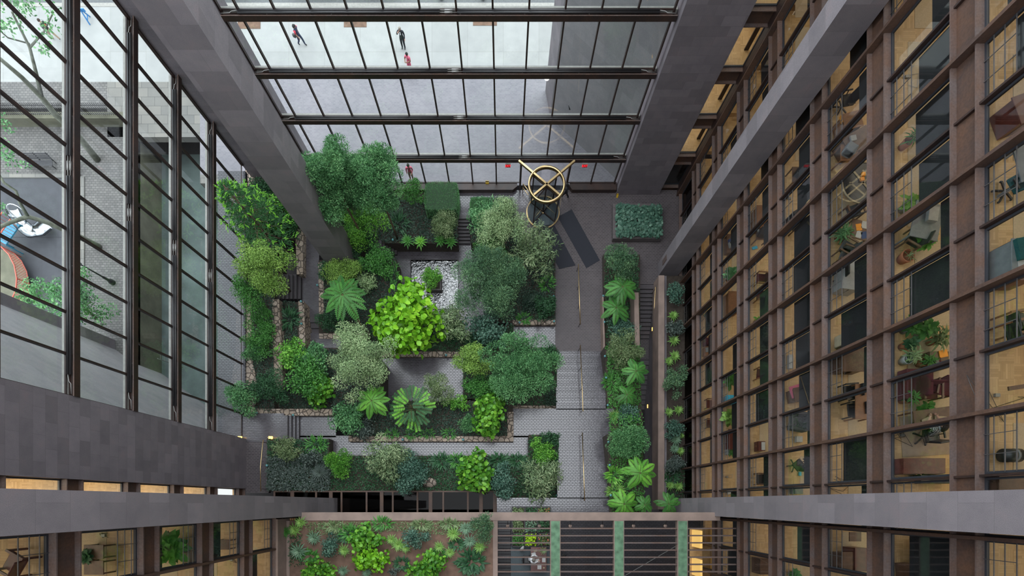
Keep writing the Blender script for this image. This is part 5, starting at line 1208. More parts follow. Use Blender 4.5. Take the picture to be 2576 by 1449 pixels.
def person(label, loc, rz, pose=None, top='black', sleeve='long', legs='black', skin=SK, shoes='black', hair='black', longhair=False, scale=1.0, wide=1.0):
    J = dict(BASE); J.update(pose or {}); keys = list(J); ix = {k:i for i,k in enumerate(keys)}
    me = bpy.data.meshes.new('body'); me.from_pydata([J[k] for k in keys], [(ix[a],ix[b]) for a,b in EDG], []); me.update()
    o = bpy.data.objects.new('person', me); COL.objects.link(o); o.modifiers.new('skin','SKIN')
    for i,k in enumerate(keys):
        r = RAD[k]*(wide if k in ('pel','sp','ch','lp','rp') else 1); me.skin_vertices[0].data[i].radius = (r, r*(.8 if k in ('pel','sp','ch') else 1)); me.skin_vertices[0].data[i].use_root = (k == 'pel')
    sb = o.modifiers.new('sub','SUBSURF'); sb.levels = 2; sb.render_levels = 2
    dg = bpy.context.evaluated_depsgraph_get(); m2 = bpy.data.meshes.new_from_object(o.evaluated_get(dg)); bpy.data.objects.remove(o)
    V = [v.co.copy() for v in m2.vertices]; F = [tuple(p.vertices) for p in m2.polygons]; MI = []
    segs = [(a,b,Vector(J[a]),Vector(J[b])) for a,b in EDG]
    def near(c):
        best = None
        for a,b,p,q in segs:
            d = q-p; u = max(0,min(1,(c-p).dot(d)/max(d.dot(d),1e-9))); dist = (c-p-d*u).length/((RAD[a]+RAD[b])/2)
            if best is None or dist < best[0]: best = (dist,a,b,u)
        return best
    for f in F:
        c = sum((V[i] for i in f), Vector())/len(f); _,a,b,u = near(c); k = 1
        if b in ('hd','ht') or (a,b)==('nb','nk'): k = 0
        elif b in ('lh','rh'): k = 0
        elif b in ('lw','rw'): k = 1 if sleeve == 'long' and u < .95 else 0
        elif b in ('le','re'): k = 1 if sleeve == 'long' or u < .6 else 0
        elif b in ('lp','rp','lk','rk','la','ra'): k = 2 if u < .97 or b in ('lp','rp','lk','rk') else 3
        elif b in ('lt','rt'): k = 3
        elif (a,b)==('pel','sp'): k = 1 if u > .25 else 2
        MI.append(k)
    mb = MB(); mb.v = [tuple(v) for v in V]; mb.f = F; mb.mi = MI; mb.cur = 0
    # fingers, thumb, nose and ears
    for s_, w_, h_, side in (('l','lw','lh',-1),('r','rw','rh',1)):
        w, h = Vector(J[w_]), Vector(J[h_]); d = (h-w).normalized(); sd = Vector((0,1,0)); sd = (sd-d*sd.dot(d)).normalized(); nn = d.cross(sd)
        for q_, L_ in enumerate((.062,.074,.070,.054)):
            b0 = h + d*.01 + sd*(.026-.0175*q_); mb.tube([b0, b0+d*L_*.55+nn*side*.006, b0+d*L_+nn*side*.020], [.0085,.008,.006], 6)
        b0 = w.lerp(h,.55) + sd*.03; mb.tube([b0, b0+sd*.025+d*.02, b0+sd*.032+d*.05], [.010,.0095,.007], 6)
    hd = Vector(J['hd']); fw = (hd-Vector(J['nk'])); up = fw.normalized(); f = Vector((0,1,0)); f = (f-up*f.dot(up)).normalized(); sx = f.cross(up)
    mb.tube([hd+f*.088+up*.02, hd+f*.112-up*.015], [.010,.016], 6)
    for s2 in (-1,1): mb.sphere(hd+sx*s2*.095, .026, 8, 6, (.5,.8,1.2))
    mb.cur = 4
    for s2 in (-1,1): mb.sphere(hd+sx*s2*.035+f*.086+up*.02, .012, 8, 6)
    mb.cur = 0; mb.tube([hd-sx*.025+f*.088-up*.045, hd+sx*.025+f*.088-up*.045], .008, 5)
    body = mb.build('person', [skin, M[top], M[legs], M[shoes], M['leather']], None, True)
    hb = MB(); c = hd + up*.035 - f*.012; n, m_ = 14, 6
    vs=[]; fs=[]
    for i in range(m_+1):
        t = R(104)*i/m_
        for k in range(n):
            u = 2*math.pi*k/n; tt = t*(1 - .42*max(0,math.cos(u))**2); q = f*math.cos(u)*math.sin(tt) + sx*math.sin(u)*math.sin(tt) + up*math.cos(tt); vs.append(c+q*.112)
    for i in range(m_):
        for k in range(n): fs.append((i*n+k,(i+1)*n+k,(i+1)*n+(k+1)%n,i*n+(k+1)%n))
    hb.add(vs, fs)
    if longhair: hb.tube([c-f*.07+up*.02, c-f*.10-up*.12, c-f*.10-up*.26], [.085,.09,.05], 10)
    hb.build('hair', M[hair], body, True)
    body.location = loc; body.rotation_euler = (0,0,rz); body.scale = (scale,)*3
    tag(body, label, 'person'); return body
pm('navy_cloth',(.020,.028,.065)); pm('red_cloth',(.50,.035,.06)); pm('black_cloth',(.012,.012,.015)); pm('suit_cloth',(.014,.016,.022)); pm('pink_cloth',(.62,.13,.20)); pm('white_cloth',(.72,.72,.74)); pm('denim',(.03,.045,.075)); pm('hair_black',(.008,.007,.006)); pm('hair_grey',(.22,.20,.17)); pm('hair_brown',(.03,.018,.012)); pm('tan_cloth',(.30,.22,.15)); pm('orange_cloth',(.65,.12,.04))
q = N('zebra_cloth'); wv = q.n('TexWave'); wv.inputs['Scale'].default_value = 9; wv.inputs['Distortion'].default_value = 6; q.l(q.pos(), wv.inputs['Vector']); M['zebra_cloth'] = q.fin(q.ramp(wv.outputs['Fac'],[(.45,(.01,.01,.01)),(.55,(.6,.6,.6))]), .8)
walk = dict(lk=(-.10,.20,.52), la=(-.10,.26,.10), lt=(-.11,.41,.05), rk=(.10,-.02,.50), ra=(.10,-.24,.14), rt=(.11,-.12,.05), le=(-.24,-.12,1.16), lw=(-.25,-.10,.92), lh=(-.25,-.08,.84), re=(.24,.08,1.16), rw=(.23,.22,.98), rh=(.22,.27,.91))
f = P(760,113,-.02); b = person('walking woman in a navy waistcoat over a red top on the pale sidewalk',(f.x,f.y,-.02),R(-115),walk,'navy_cloth','short','navy_cloth',SK,'black','hair_black',True,.98)
mb = MB(); [mb.tube([(sx*.18,0,1.43),(sx*.24,-.02 if sx<0 else .06,1.2)],[.085,.062],10) for sx in (-1,1)]
for i_, sx in enumerate((-1,1)):
    mb = MB(); e = (-.24,-.10,1.20) if sx < 0 else (.24,.06,1.20); mb.tube([(sx*.165,0,1.43),e],[.088,.066],10); mb.build('red_sleeve', M['red_cloth'], b, True)
mb = MB(); mb.box(.20,.36,-.22,.02,.92,1.18); mb.build('shoulder_bag', M['leather'], b, bevel=.03)
f = P(1016,121,-.02); b = person('man in a black suit touching his face on the pale sidewalk',(f.x,f.y,-.02),R(170),dict(re=(.27,.10,1.20), rw=(.14,.22,1.45), rh=(.08,.18,1.55)),'suit_cloth','long','suit_cloth',SKL,'black','hair_grey',False,1.04)
mb = MB(); mb.prism([(-.05,.122),(.05,.122),(.02,.135),(-.02,.135)],1.22,1.46); mb.build('white_shirt_front', M['white_cloth'], b)
f = P(1033,181,-.02); person('person in a pink shirt reading a phone beside the sidewalk edge',(f.x,f.y,-.02),R(150),dict(le=(-.25,.06,1.16), lw=(-.10,.27,1.20), lh=(-.03,.32,1.22), re=(.25,.06,1.16), rw=(.10,.28,1.18), rh=(.03,.33,1.20)),'pink_cloth','short','pink_cloth',SK,'tan_cloth','hair_black')
f = P(1036,456,-.02); b = person('person in a pink jacket just outside the glass behind the hedge',(f.x,25.85,-.02),R(185),dict(le=(-.25,.05,1.16), lw=(-.16,.22,1.02), lh=(-.10,.28,.98)),'pink_cloth','long','tan_cloth',SKL,'red_cloth','hair_black',True)
f = P(1421,499,0); person('guard in a black suit standing beside the revolving door',(f.x,f.y,0),R(70),walk,'black_cloth','long','black_cloth',SK,'black','hair_black',False,1.05)
sit = dict(pel=(0,0,.58), sp=(0,.06,.76), ch=(0,.13,.95), nb=(0,.19,1.08), nk=(0,.22,1.14), hd=(0,.27,1.22), ht=(0,.28,1.30), ls=(-.19,.15,1.03), le=(-.27,.34,.84), lw=(-.14,.58,.80), lh=(-.10,.66,.80), rs=(.19,.15,1.03), re=(.27,.34,.84), rw=(.14,.58,.80), rh=(.10,.66,.80), lp=(-.1,0,.55), lk=(-.12,.42,.52), la=(-.12,.40,.10), lt=(-.12,.54,.04), rp=(.1,0,.55), rk=(.12,.42,.52), ra=(.12,.40,.10), rt=(.12,.54,.04))
c = P(1332,1406,zl+.7); person('seated man in a white shirt bent over the reception desk',(c.x-.02,c.y,zl),R(-90),sit,'white_cloth','long','black_cloth',SKL,'black','hair_grey',False,1.05)
f = P(1412,1393,zl); person('person in black half hidden by the first green trough',(f.x,f.y,zl),R(20),walk,'black_cloth','long','black_cloth',SK,'black','hair_black')
f = P(146,101,-.02); b = person('person in a black and orange jacket under the street tree',(f.x,f.y,-.02),R(60),walk,'black_cloth','long','tan_cloth',SKL,'black','hair_brown')
mb = MB(); mb.cbox(0,-.13,1.25,.22,.06,.2); mb.build('jacket_print', M['orange_cloth'], b, bevel=.02)
# ------------------------------------------------------------------ furniture behind the office windows
ZF = [3.75+3.6*k for k in range(8)]
ROOMS = ['ground','first','second','third','fourth','fifth','sixth']
def inside(x, half):      # keep furniture behind the panes
    return max(x, 14.36+half) if x > 0 else min(x, -13.60-half)
def at(px, py, k, h=0.0): c = P(px, py, ZF[k]+h); return (inside(c.x,.42), c.y, ZF[k]+.013)
def on(px, py, k, h): c = P(px, py, ZF[k]+h); return (inside(c.x,.22), c.y, ZF[k]+h)
def pot_plant(label, px, py, k, r, mat='leaf_fern', pot='terracotta', h=.9, kind='strap', n=46, pr=.17):
    c = P(px, py, ZF[k]+h*.7); c.x = inside(c.x,.28); t = thing('potted_plant', label, 'plant', (c.x,c.y,ZF[k]+.013)); m = MB(); m.lathe([(.02,0),(pr*.75,0),(pr,.34),(pr*.9,.36),(pr*.85,.30)],0,0,14); m.build('pot',M[pot],t,True)
    m = MB(); m.tube([(0,0,.28),(0,0,h*.6)],.018,5); m.build('stem',M['bark'],t); s=(CAM_Z-ZF[k]-h*.7)/FPX
    p,d,n_,L,tn = starmesh(n,r*s,0,-.25,1.2,int(px)%97,''); p = p+np.array([0,0,h*.6])+rng.normal(0,r*s*.18,(n,3))
    leaf_mesh('leaves',p,d,n_,L,r*s*(.14 if kind=='strap' else .42),tn,M[mat],t,'strap' if kind=='strap' else 'round',None,.1,.25); return t
def monitor(label, px, py, k, h, rz=0, mat='grey_plastic'):
    t = thing('computer', label, 'computer', on(px,py,k,h), rz); m = MB(); m.box(-.22,.22,-.22,.16,.06,.42); m.build('housing',M[mat],t,bevel=.03); m = MB(); m.box(-.17,.17,.16,.175,.11,.37); m.build('screen',M['screen'],t); m = MB(); m.box(-.16,.16,-.14,.14,0,.06); m.build('foot',M[mat],t); return t
def cable(label, px, py, k, h=.02, seed=0, r=.5, mat='white_pot'):
    rd = random.Random(seed); pts = [(rd.uniform(-r,r),rd.uniform(-r,r),.01) for _ in range(7)]; sm=[]
    for i in range(len(pts)-1):
        for u in range(4): a = u/4; a = a*a*(3-2*a); sm.append(Vector(pts[i]).lerp(Vector(pts[i+1]),a))
    t = thing('power_outlet', label, 'outlet', on(px,py,k,h)); m = MB(); m.box(-.07,.07,-.05,.05,0,.07); m.build('outlet_box',M['silver'],t); m = MB(); m.tube(sm,.008,4); m.build('cable',M[mat],t); return t
def cabinet(label, px, py, k, sx, sy, h, rz=0, mat='walnut', name='cabinet'):
    t = thing(name, label, 'cabinet', at(px,py,k,h), rz); m = MB(); m.box(-sx/2,sx/2,-sy/2,sy/2,0,h); m.build('body',M[mat],t,bevel=.01)
    for s2 in (-1,1): m = MB(); m.box(-sx/2-.015,-sx/2,s2*sy/4-sy*.23,s2*sy/4+sy*.23,.05,h-.05); d = m.build('door',M[mat],t); m = MB(); m.box(-sx/2-.03,-sx/2-.015,s2*sy*.05-.01,s2*sy*.05+.01,h*.5,h*.6); m.build('handle',M['brass'],d)
    return t
def sofa(label, px, py, k, sx, sy, rz, mat):
    t = thing('sofa', label, 'sofa', at(px,py,k,.4), rz); m = MB(); m.box(-sx/2,sx/2,-sy/2,sy/2,.12,.42); m.build('seat',M[mat],t,bevel=.05)
    for a in (-1,1):
        for b in (-1,1): m = MB(); m.box(a*(sx/2-.08)-.03,a*(sx/2-.08)+.03,b*(sy/2-.08)-.03,b*(sy/2-.08)+.03,0,.14); m.build('leg',M['walnut'],t)
    m = MB(); m.box(-sx/2,sx/2,-sy/2,-sy/2+.2,.3,.8); m.build('backrest',M[mat],t,bevel=.05)
    for s2 in (-1,1): m = MB(); m.box(s2*sx/2-.09,s2*sx/2+.09,-sy/2,sy/2,.12,.58); m.build('armrest',M[mat],t,bevel=.04)
    return t
def dk(label, px, py, k, sx, sy, rz=0, mat='walnut', ped=True, h=.74, name='office_desk', cat='desk'):
    c = P(px,py,ZF[k]+h); c.x = inside(c.x, abs(math.cos(rz))*sx/2+abs(math.sin(rz))*sy/2); return desk(label,(c.x,c.y,ZF[k]+.013),sx,sy,rz,mat,h,name,cat,ped)
def rtable(label, px, py, k, r, mat='cream', top='black_glass'):
    q_ = at(px,py,k,.72); t = thing('round_table', label, 'table', (inside(q_[0],r+.02),q_[1],q_[2])); m = MB(); m.lathe([(r-.05,.68),(r,.68),(r,.74),(r-.05,.74),(r-.05,.68)],0,0,32); m.build('rim',M[mat],t,True); m = MB(); m.lathe([(0,.70),(r-.05,.70),(r-.05,.715),(0,.715)],0,0,32); m.build('top',M['screen'],t)
    for a in (R(40),R(130)): m = MB(); d = Vector((math.cos(a),math.sin(a),0)); m.bar(d*r+Vector((0,0,.72)),-d*r+Vector((0,0,.72)),.07,.05); m.build('cross_bar',M[mat],t)
    m = MB(); m.tube([(0,0,0),(0,0,.68)],.06,8); m.build('pedestal',M['walnut'],t); return t
# sixth storey (nearest the camera)
dk('white-topped desk in the top storey beside the teal jacket',2522,642,6,.6,.95,0,'grey_plastic'); cabinet('red-brown cabinet beside the white-topped desk',2572,652,6,.5,1.2,.7,0,'mahogany')
flat('folded_jacket','teal jacket lying on the red-brown cabinet','jacket',on(2568,628,6,.75),.35,.6,.2,'teal_fabric',.12); flat('paper_sheet','blue and white sheet on the red-brown cabinet','paper',on(2570,668,6,.75),.2,.3,.1)
wood_chair('teak armchair in the top storey, behind the guard rail',at(2520,812,6,.5),R(-80)); wood_chair('second teak armchair in the top storey, behind the first',at(2545,835,6,.5),R(-75))
cable('silver floor outlet with loops of black cable, top storey',2505,995,6,.02,3,.9,'leather'); flat('table_slab','grey shelf edge near the cable loops in the top storey','shelf',on(2556,975,6,.5),.5,.12,.15,'walnut',.05)
t = thing('loudspeaker','black round loudspeaker on the top storey floor','loudspeaker',at(2550,1145,6,.3)); m = MB(); m.tube([(-.25,0,.2),(.25,0,.2)],.2,14); m.build('body',M['leather'],t,True); m = MB(); m.tube([(.05,0,.2),(.12,0,.2)],.205,14); m.build('band',M['grey_plastic'],t,True)
flat('paper_sheet','blue-headed poster standing in the lowest corner of the top storey','paper',on(2562,1208,6,.013),.35,.45,.05); cabinet('black wooden shelf unit in the lowest corner of the top storey',2520,1212,6,.9,.5,.4,0,'walnut')
dk('white desk in the top storey near the upper edge',2552,405,6,.6,1.1,R(15),'grey_plastic',False); office_chair('dark teal swivel chair near the white desk in the top storey',at(2562,460,6,.5),R(30),'teal_fabric')
dk('dark red desk in the top storey behind the second guard rail',2568,270,6,.6,.8,R(20),'mahogany')
# fifth storey
cable('white cables around a floor outlet, fifth storey near the upper edge',2280,195,5,.02,5,.5); pot_plant('spiky palm in a red pot behind a guard rail, fifth storey',2283,338,5,26,'leaf_fern','terracotta',1.0); pot_plant('trailing pale green plant on the fifth storey sill',2266,507,5,26,'leaf_yellowgreen','white_pot',.8,'round',60)
dk('white drafting table in the fifth storey',2328,555,5,1.0,1.3,R(-12),'grey_plastic',False); flat('cushion_box','white box on the drafting table','box',on(2340,543,5,.74),.34,.5,R(-8),'white_pot',.16); pot_plant('broad-leaved green plant below the drafting table',2332,600,5,28,'leaf_bright','terracotta',.7,'round',40)
pot_plant('bare branching plant in a clay pot near the drafting table',2272,640,5,18,'leaf_olive','terracotta',.6,'strap',14,.24); wood_chair('dark chair between drafting table and clay pot',at(2282,598,5,.5),R(60),'walnut')
for x,y,r,mt,pt,lab,kd in ((2300,820,24,'leaf_fern','grey_plastic','dark rubber plant in the plant-filled office','round'),(2335,828,28,'leaf_fern','white_pot','broad dark plant behind the white bowl','round'),(2368,850,36,'leaf_olive','terracotta','bushy olive palm in the plant-filled office','strap'),(2268,905,10,'leaf_dark','white_pot','white pot with dark soil in the plant-filled office','strap'),(2302,892,26,'leaf_pale','white_pot','pale spiky dracaena in the plant-filled office','strap'),(2266,862,18,'leaf_dark','terracotta','small dark plant in the plant-filled office corner','round'),(2340,905,22,'leaf_fern','terracotta','low strap-leaved plant beside the red phone','strap')):
    pot_plant(lab,x,y,5,r,mt,pt,.8 if r > 12 else .45,kd,50)
flat('book','red book under a dark phone in the plant-filled office','book',on(2358,913,5,.4),.22,.34,.15,'maroon',.05); flat('phone','dark phone on the red book','phone',on(2358,913,5,.46),.11,.2,.15,'screen',.02); cabinet('low dark table carrying the red book',2362,905,5,.7,.6,.38,0,'walnut'); flat('box_lid','orange folder beside the red book','folder',on(2372,890,5,.4),.3,.26,.2,'orange',.03)
sofa('dark red sofa below the plant-filled office',2263,968,5,.9,.8,R(90),'maroon'); pot_plant('arching dark fern beside the dark red sofa',2268,1000,5,26,'leaf_fern','terracotta',.8); wood_chair('brown chair across from the dark red sofa',at(2342,985,5,.5),R(180),'walnut','maroon'); wood_chair('second brown chair with a red seat near the frame post',at(2375,975,5,.5),R(170),'walnut','maroon')
dk('dark work table in front of the woman in the striped top',2352,1052,5,1.5,.7,R(8),'walnut',False); pot_plant('leafy plant on the floor behind the work table',2335,1030,5,24,'leaf_fern','terracotta',.6,'round',40); flat('laptop','pale gold laptop on the work table','laptop',on(2333,1061,5,.77),.34,.3,R(25),'cream',.02); flat('paper_sheet','cream paper pad at the end of the work table','paper',on(2366,1053,5,.77),.42,.16,R(-5),'cream',.03); office_chair('black chair of the woman in the striped top',at(2350,1095,5,.6),R(10))
c = P(2352,1088,ZF[5]+.8); person('woman in a black and white striped top seated at the work table',(c.x,c.y-.05,ZF[5]+.013),R(5),sit,'zebra_cloth','short','black_cloth',SKL,'black','hair_brown',True)
flat('rug','brown rug under the work table','rug',on(2335,1095,5,.015),2.0,1.5,R(4),'tan_cloth',.006); cable('black cables on the parquet beside the rug',2268,1095,5,.02,9,.5,'leather')
cabinet('long red-brown cabinet below the work table',2325,1172,5,.55,1.5,.6,R(90),'mahogany'); t = thing('television','flat dark television lying low behind the window','television',at(2345,1206,5,.2)); m = MB(); m.box(-.55,.55,-.16,.16,.05,.35); m.build('housing',M['screen'],t,bevel=.02); m = MB(); m.box(-.25,.5,-.14,.14,.35,.36); m.build('screen',M['grey_fabric'],t)
cable('white cables beside the television',2262,1208,5,.02,12,.3)
# fourth storey
office_chair('black swivel chair in the fourth storey beside the colourful lamp',at(2112,252,4,.5),R(100)); flat('glass_lamp','orange and blue stained glass shade','lamp',on(2117,300,4,.6),.4,.3,R(20),'orange',.14); flat('blue_box','blue box beside the stained glass shade','box',on(2106,306,4,.6),.14,.3,R(10),'blue_plastic',.1); dk('small desk under the stained glass shade',2118,302,4,.8,.7,R(15),'teak')
dk('desk carrying a white phone in the fourth storey',2140,352,4,1.2,.8,R(30),'walnut'); flat('phone','white telephone on the desk','phone',on(2144,350,4,.74),.24,.22,.2,'white_pot',.09); monitor('pale grey computer beside the desk with a phone',2106,388,4,.7,R(150)); dk('corner table under the pale grey computer',2106,384,4,.75,.7,0,'teak',False,.69)
rtable('round glass table with a tan rim and crossing bars',2146,460,4,.9); flat('box_lid','upper orange box on the round table','box',on(2170,440,4,.74),.14,.16,0,'orange',.08); flat('box_lid','lower orange box on the round table','box',on(2167,452,4,.74),.16,.14,.2,'orange',.08); office_chair('cream-seated chair beside the round table',at(2168,472,4,.5),R(90),'cream')
for i,(x,y,rz) in enumerate(((2150,530,20),(2122,622,60),(2105,640,70))): wood_chair('dark walnut armchair in the fourth storey, %s from the round table' % ORD[i],at(x,y,4,.5),R(rz),'walnut','grey_fabric')
pot_plant('feathery green fern in the fourth storey',2106,585,4,27,'leaf_fluffy','terracotta',.7,'strap',80); dk('small walnut table with papers beside the fern',2162,578,4,.8,.8,R(-15),'walnut',False,.5,'side_table','table')
for x,y,rz,mt,lab in ((2160,572,.15,'orange','orange-covered magazine'),(2174,566,-.2,'paper','white magazine by the window post'),(2160,590,-.3,'paper','pale booklet nearest the fern'),(2173,592,.2,'navy','blue booklet')): flat('magazine',lab+' on the small walnut table','magazine',on(x,y,4,.5),.24,.3,rz,mt,.02)
dk('white-topped desk in the fourth storey beside the dark blind',2127,690,4,.8,1.3,R(-8),'white_pot'); office_chair('black swivel chair beside the white-topped desk in the fourth storey',at(2097,690,4,.5),R(-90)); sofa('cream stool behind the black blind',2092,858,4,.5,.5,0,'cream')
for i,(x,y) in enumerate(((2140,985),(2150,1030))): wood_chair('black chair in the fourth storey, %s below the brown table' % ORD[i],at(x,y,4,.5),R(95),'leather','leather')
dk('brown table above the two black chairs in the fourth storey',2130,905,4,1.0,1.0,0,'walnut'); dk('round-ended brown table between black chairs and window post',2172,1010,4,.7,1.5,0,'teak',False)
cable('cables and a plug under the low window, fourth storey',2120,1218,4,.02,21,.6,'leather')
# third storey
cable('white cable coil in the third storey near the round table storey',1983,500,3,.02,31,.3); dk('black shelf with a brass edge in the third storey',1984,540,3,.3,.5,R(30),'leather'); monitor('dark computer in the third storey near the diagonal pillar',1985,440,3,.7,R(60),'leather')
wood_chair('dark chair against the partition, third storey',at(1995,565,3,.5),R(90),'walnut'); flat('cushion_box','white box on the third storey sill, under the blind','box',on(1978,912,3,.013),.2,.7,0,'white_pot',.2); flat('folded_jacket','patterned shawl lying in the third storey','shawl',on(2000,985,3,.5),.5,.6,.3,'pink_cloth',.1); dk('walnut table under the patterned shawl',1998,990,3,.9,.7,R(10),'walnut')
flat('small_box','white card box in the third storey','box',on(2006,1106,3,.013),.3,.3,0,'white_pot',.2); sofa('dark blue armchair in the third storey',2010,1060,3,.8,.8,R(80),'grey_fabric'); flat('small_box','small blue box in the third storey','box',on(2011,1192,3,.013),.1,.2,0,'blue_plastic',.1); office_chair('black swivel chair with cables, third storey',at(1990,1170,3,.5),R(40)); cabinet('pale standing box beside the low window, third storey',2010,1230,3,.4,.5,.5,0,'grey_plastic')
dk('walnut stand under the dark computer, third storey',1985,440,3,.7,.8,0,'walnut',False,.68)
# second storey
dk('walnut stand under the black computer, second storey',1898,590,2,.7,.6,0,'walnut',False,.68)
for i,(x,y) in enumerate(((1906,700),(1908,742),(1897,940))): wood_chair('teak chair in the second storey, %s from the diagonal pillar' % ORD[i],at(x,y,2,.5),R(85),'teak','maroon')
pot_plant('small green plant on the second storey sill',1888,806,2,12,'leaf_bright','terracotta',.5,'round',24); flat('paper_sheet','white desk sheet in the second storey','paper',on(1912,585,2,.74),.3,.4,.3); dk('teak desk in the second storey near the diagonal pillar',1908,545,2,.8,1.3,0,'teak'); monitor('black computer near the blue cloth, second storey',1898,590,2,.7,R(70),'leather'); flat('blue_box','bright blue folder in the second storey','folder',on(1898,624,2,.013),.3,.16,.3,'blue_plastic',.05)
cable('white cables looping over the parquet, second storey',1893,1070,2,.02,41,.5); cabinet('red-brown box cabinet with a white side, second storey',1912,1122,2,.4,.55,.5,0,'mahogany'); flat('paper_sheet','white sheet on the red-brown box cabinet','paper',on(1920,1122,2,.52),.2,.45,0); wood_chair('brown chair by the lowest guard rail, second storey',at(1915,1205,2,.5),R(90),'walnut')
flat('small_box','blue book box in the first storey','box',on(1832,610,1,.5),.25,.3,.2,'navy',.2); flat('small_box','white book box beside the blue one','box',on(1825,618,1,.5),.22,.34,.2,'white_pot',.2); dk('desk under the two book boxes, first storey',1830,612,1,.8,1.2,0,'walnut',True,.49)
pot_plant('tall leafy green plant behind the glass, first storey',1822,690,1,20,'leaf_fluffy','terracotta',1.2,'round',90); dk('teak desk in the first storey above the plant row',1835,760,1,.7,1.4,0,'teak')
t = thing('storage_bin','turquoise plastic bin in the first storey','bin',at(1834,1006,1,.4)); m = MB(); m.box(-.4,.4,-.28,.28,0,.06); m.box(-.4,-.36,-.28,.28,.06,.42); m.box(.36,.4,-.28,.28,.06,.42); m.box(-.36,.36,-.28,-.24,.06,.42); m.box(-.36,.36,.24,.28,.06,.42); m.build('tub',M['blue_plastic'],t); m = MB(); m.box(-.42,.42,-.30,.30,.42,.46); m.build('rim',M['blue_plastic'],t)
pot_plant('bushy plant with yellowish leaves below the turquoise bin',1825,1050,1,24,'leaf_yellowgreen','terracotta',.9,'round',80); pot_plant('green plant above the turquoise bin',1832,955,1,20,'leaf_fern','terracotta',.8,'round',60); dk('red-brown desk in the first storey',1833,1105,1,.8,1.3,0,'mahogany'); office_chair('black swivel chair at the red-brown desk in the first storey',at(1842,1102,1,.6),R(90)); flat('small_box','white paper box at the end of the red-brown desk','box',on(1826,1138,1,.013),.3,.35,0,'white_pot',.3); pot_plant('small plant beside the white paper box',1838,1138,1,12,'leaf_fern','white_pot',.5,'round',24)
flat('paper_sheet','white paper curl in the lowest window, first storey','paper',on(1835,1237,1,.013),.4,.3,.2,'paper',.1); cable('white lamp cable behind the dark blind, first storey',1822,1200,1,.02,51,.4)
sofa('maroon armchair in the storey above the planting strip',1773,860,0,.7,.6,0,'maroon'); dk('teak table in the storey above the planting strip',1776,883,0,.7,.7,0,'teak',True,.5); flat('laptop','pale laptop on the teak table','laptop',on(1778,880,0,.53),.3,.32,.1,'grey_plastic',.03); wood_chair('red-brown chair in the storey above the planting strip',at(1770,1015,0,.5),R(90),'mahogany','mahogany'); wood_chair('red-brown chair with a high back, storey above the planting strip',at(1770,1065,0,.5),R(90),'mahogany','mahogany'); pot_plant('small pale plant, storey above the planting strip',1763,790,0,9,'leaf_bright','white_pot',.5,'round',20)
# offices below the pale pillar
cabinet('dark panelled cabinet beside the pergola, second storey',1908,1425,2,.7,.9,1.0,0,'walnut'); dk('dark desk in the fourth storey below the pale pillar',2118,1412,4,.9,.8,0,'walnut'); cabinet('dark red cabinet in the fourth storey below the pale pillar',2165,1408,4,.5,1.0,.8,0,'mahogany'); pot_plant('dark green plant at the frame edge, third storey',1998,1445,3,16,'leaf_fern','terracotta',.7,'round',40)
dk('walnut desk in the fifth storey below the pale pillar',2302,1440,5,1.1,.7,R(5),'walnut'); cabinet('walnut shelf by the post, fifth storey below the pale pillar',2362,1425,5,.5,.9,.8,0,'walnut'); flat('framed_picture','small white framed picture on the walnut shelf','picture',on(2370,1432,5,.85),.22,.3,.1,'paper',.03); flat('table_slab','dark wall shelf with a pale rod, fifth storey below the pale pillar','shelf',on(2330,1375,5,.5),.9,.5,0,'walnut',.05); flat('table_slab','dark wall shelf with a pale rod, fourth storey below the pale pillar','shelf',on(2150,1350,4,.5),.5,.4,0,'walnut',.05)
# offices beside the planted terrace
t = wood_chair('big red-brown wooden chair at the lower frame edge beside the terrace',at(34,1418,6,.5),R(60),'mahogany','mahogany'); cable('paired silver floor outlets beside the terrace, fifth storey',262,1347,5,.02,61,.25,'leather'); cable('paired silver floor outlets beside the terrace, third storey',583,1408,3,.02,62,.25,'leather')
for i,(x,y,k) in enumerate(((236,1388,5),(236,1428,5),(560,1370,3))): dk('thin-legged walnut side table beside the terrace, %s from the narrow pillar' % ORD[i],x,y,k,.7,.5,0,'walnut',False,.6,'side_table','table')
pot_plant('large dark plant beside the terrace, fourth storey',420,1380,4,44,'leaf_fern','terracotta',1.3,'round',110); pot_plant('dark plant on the sill beside the terrace, fifth storey',214,1400,5,22,'leaf_dark','terracotta',1.0,'round',60); flat('small_box','brown paper box behind the large dark plant','box',on(474,1403,4,.013),.3,.5,0,'tan_cloth',.2)
# ------------------------------------------------------------------ park outside the glass
def big_tree(name, label, paths, clusters, leafm, L=.22, W=.12, dens=.22, bark='bark_grey'):
    """paths: lists of (px,py,z,radius); clusters: (px,py,z,radius m)"""
    b = P(*paths[0][0][:3]); root = thing(name, label, 'tree', b)
    for i, pa in enumerate(paths):
        m = MB(); m.tube([P(x,y,z)-b for x,y,z,r in pa], [r for x,y,z,r in pa], 9); m.build('trunk' if i == 0 else 'branch', M[bark], root, True)
    c = np.array([np.array(P(x,y,z)-b) for x,y,z,r in clusters]); cs=[]; rs=[]
    for i,(x,y,z,r) in enumerate(clusters):
        for j in range(7): cs.append(c[i]+rng.normal(0,r*.45,3)); rs.append(r*.42)
    p,d,n,t = crown(np.array(cs), np.array(rs), dens, L, W, .2); n = nrm(n+np.array([0,0,.4])); leaf_mesh('foliage', p, d, n, L, W, t, M[leafm], root, 'diamond')
    return root
M['bark_grey'] = plain('plane_tree_bark', (.105,.11,.085), .9, 0, .3, 4)
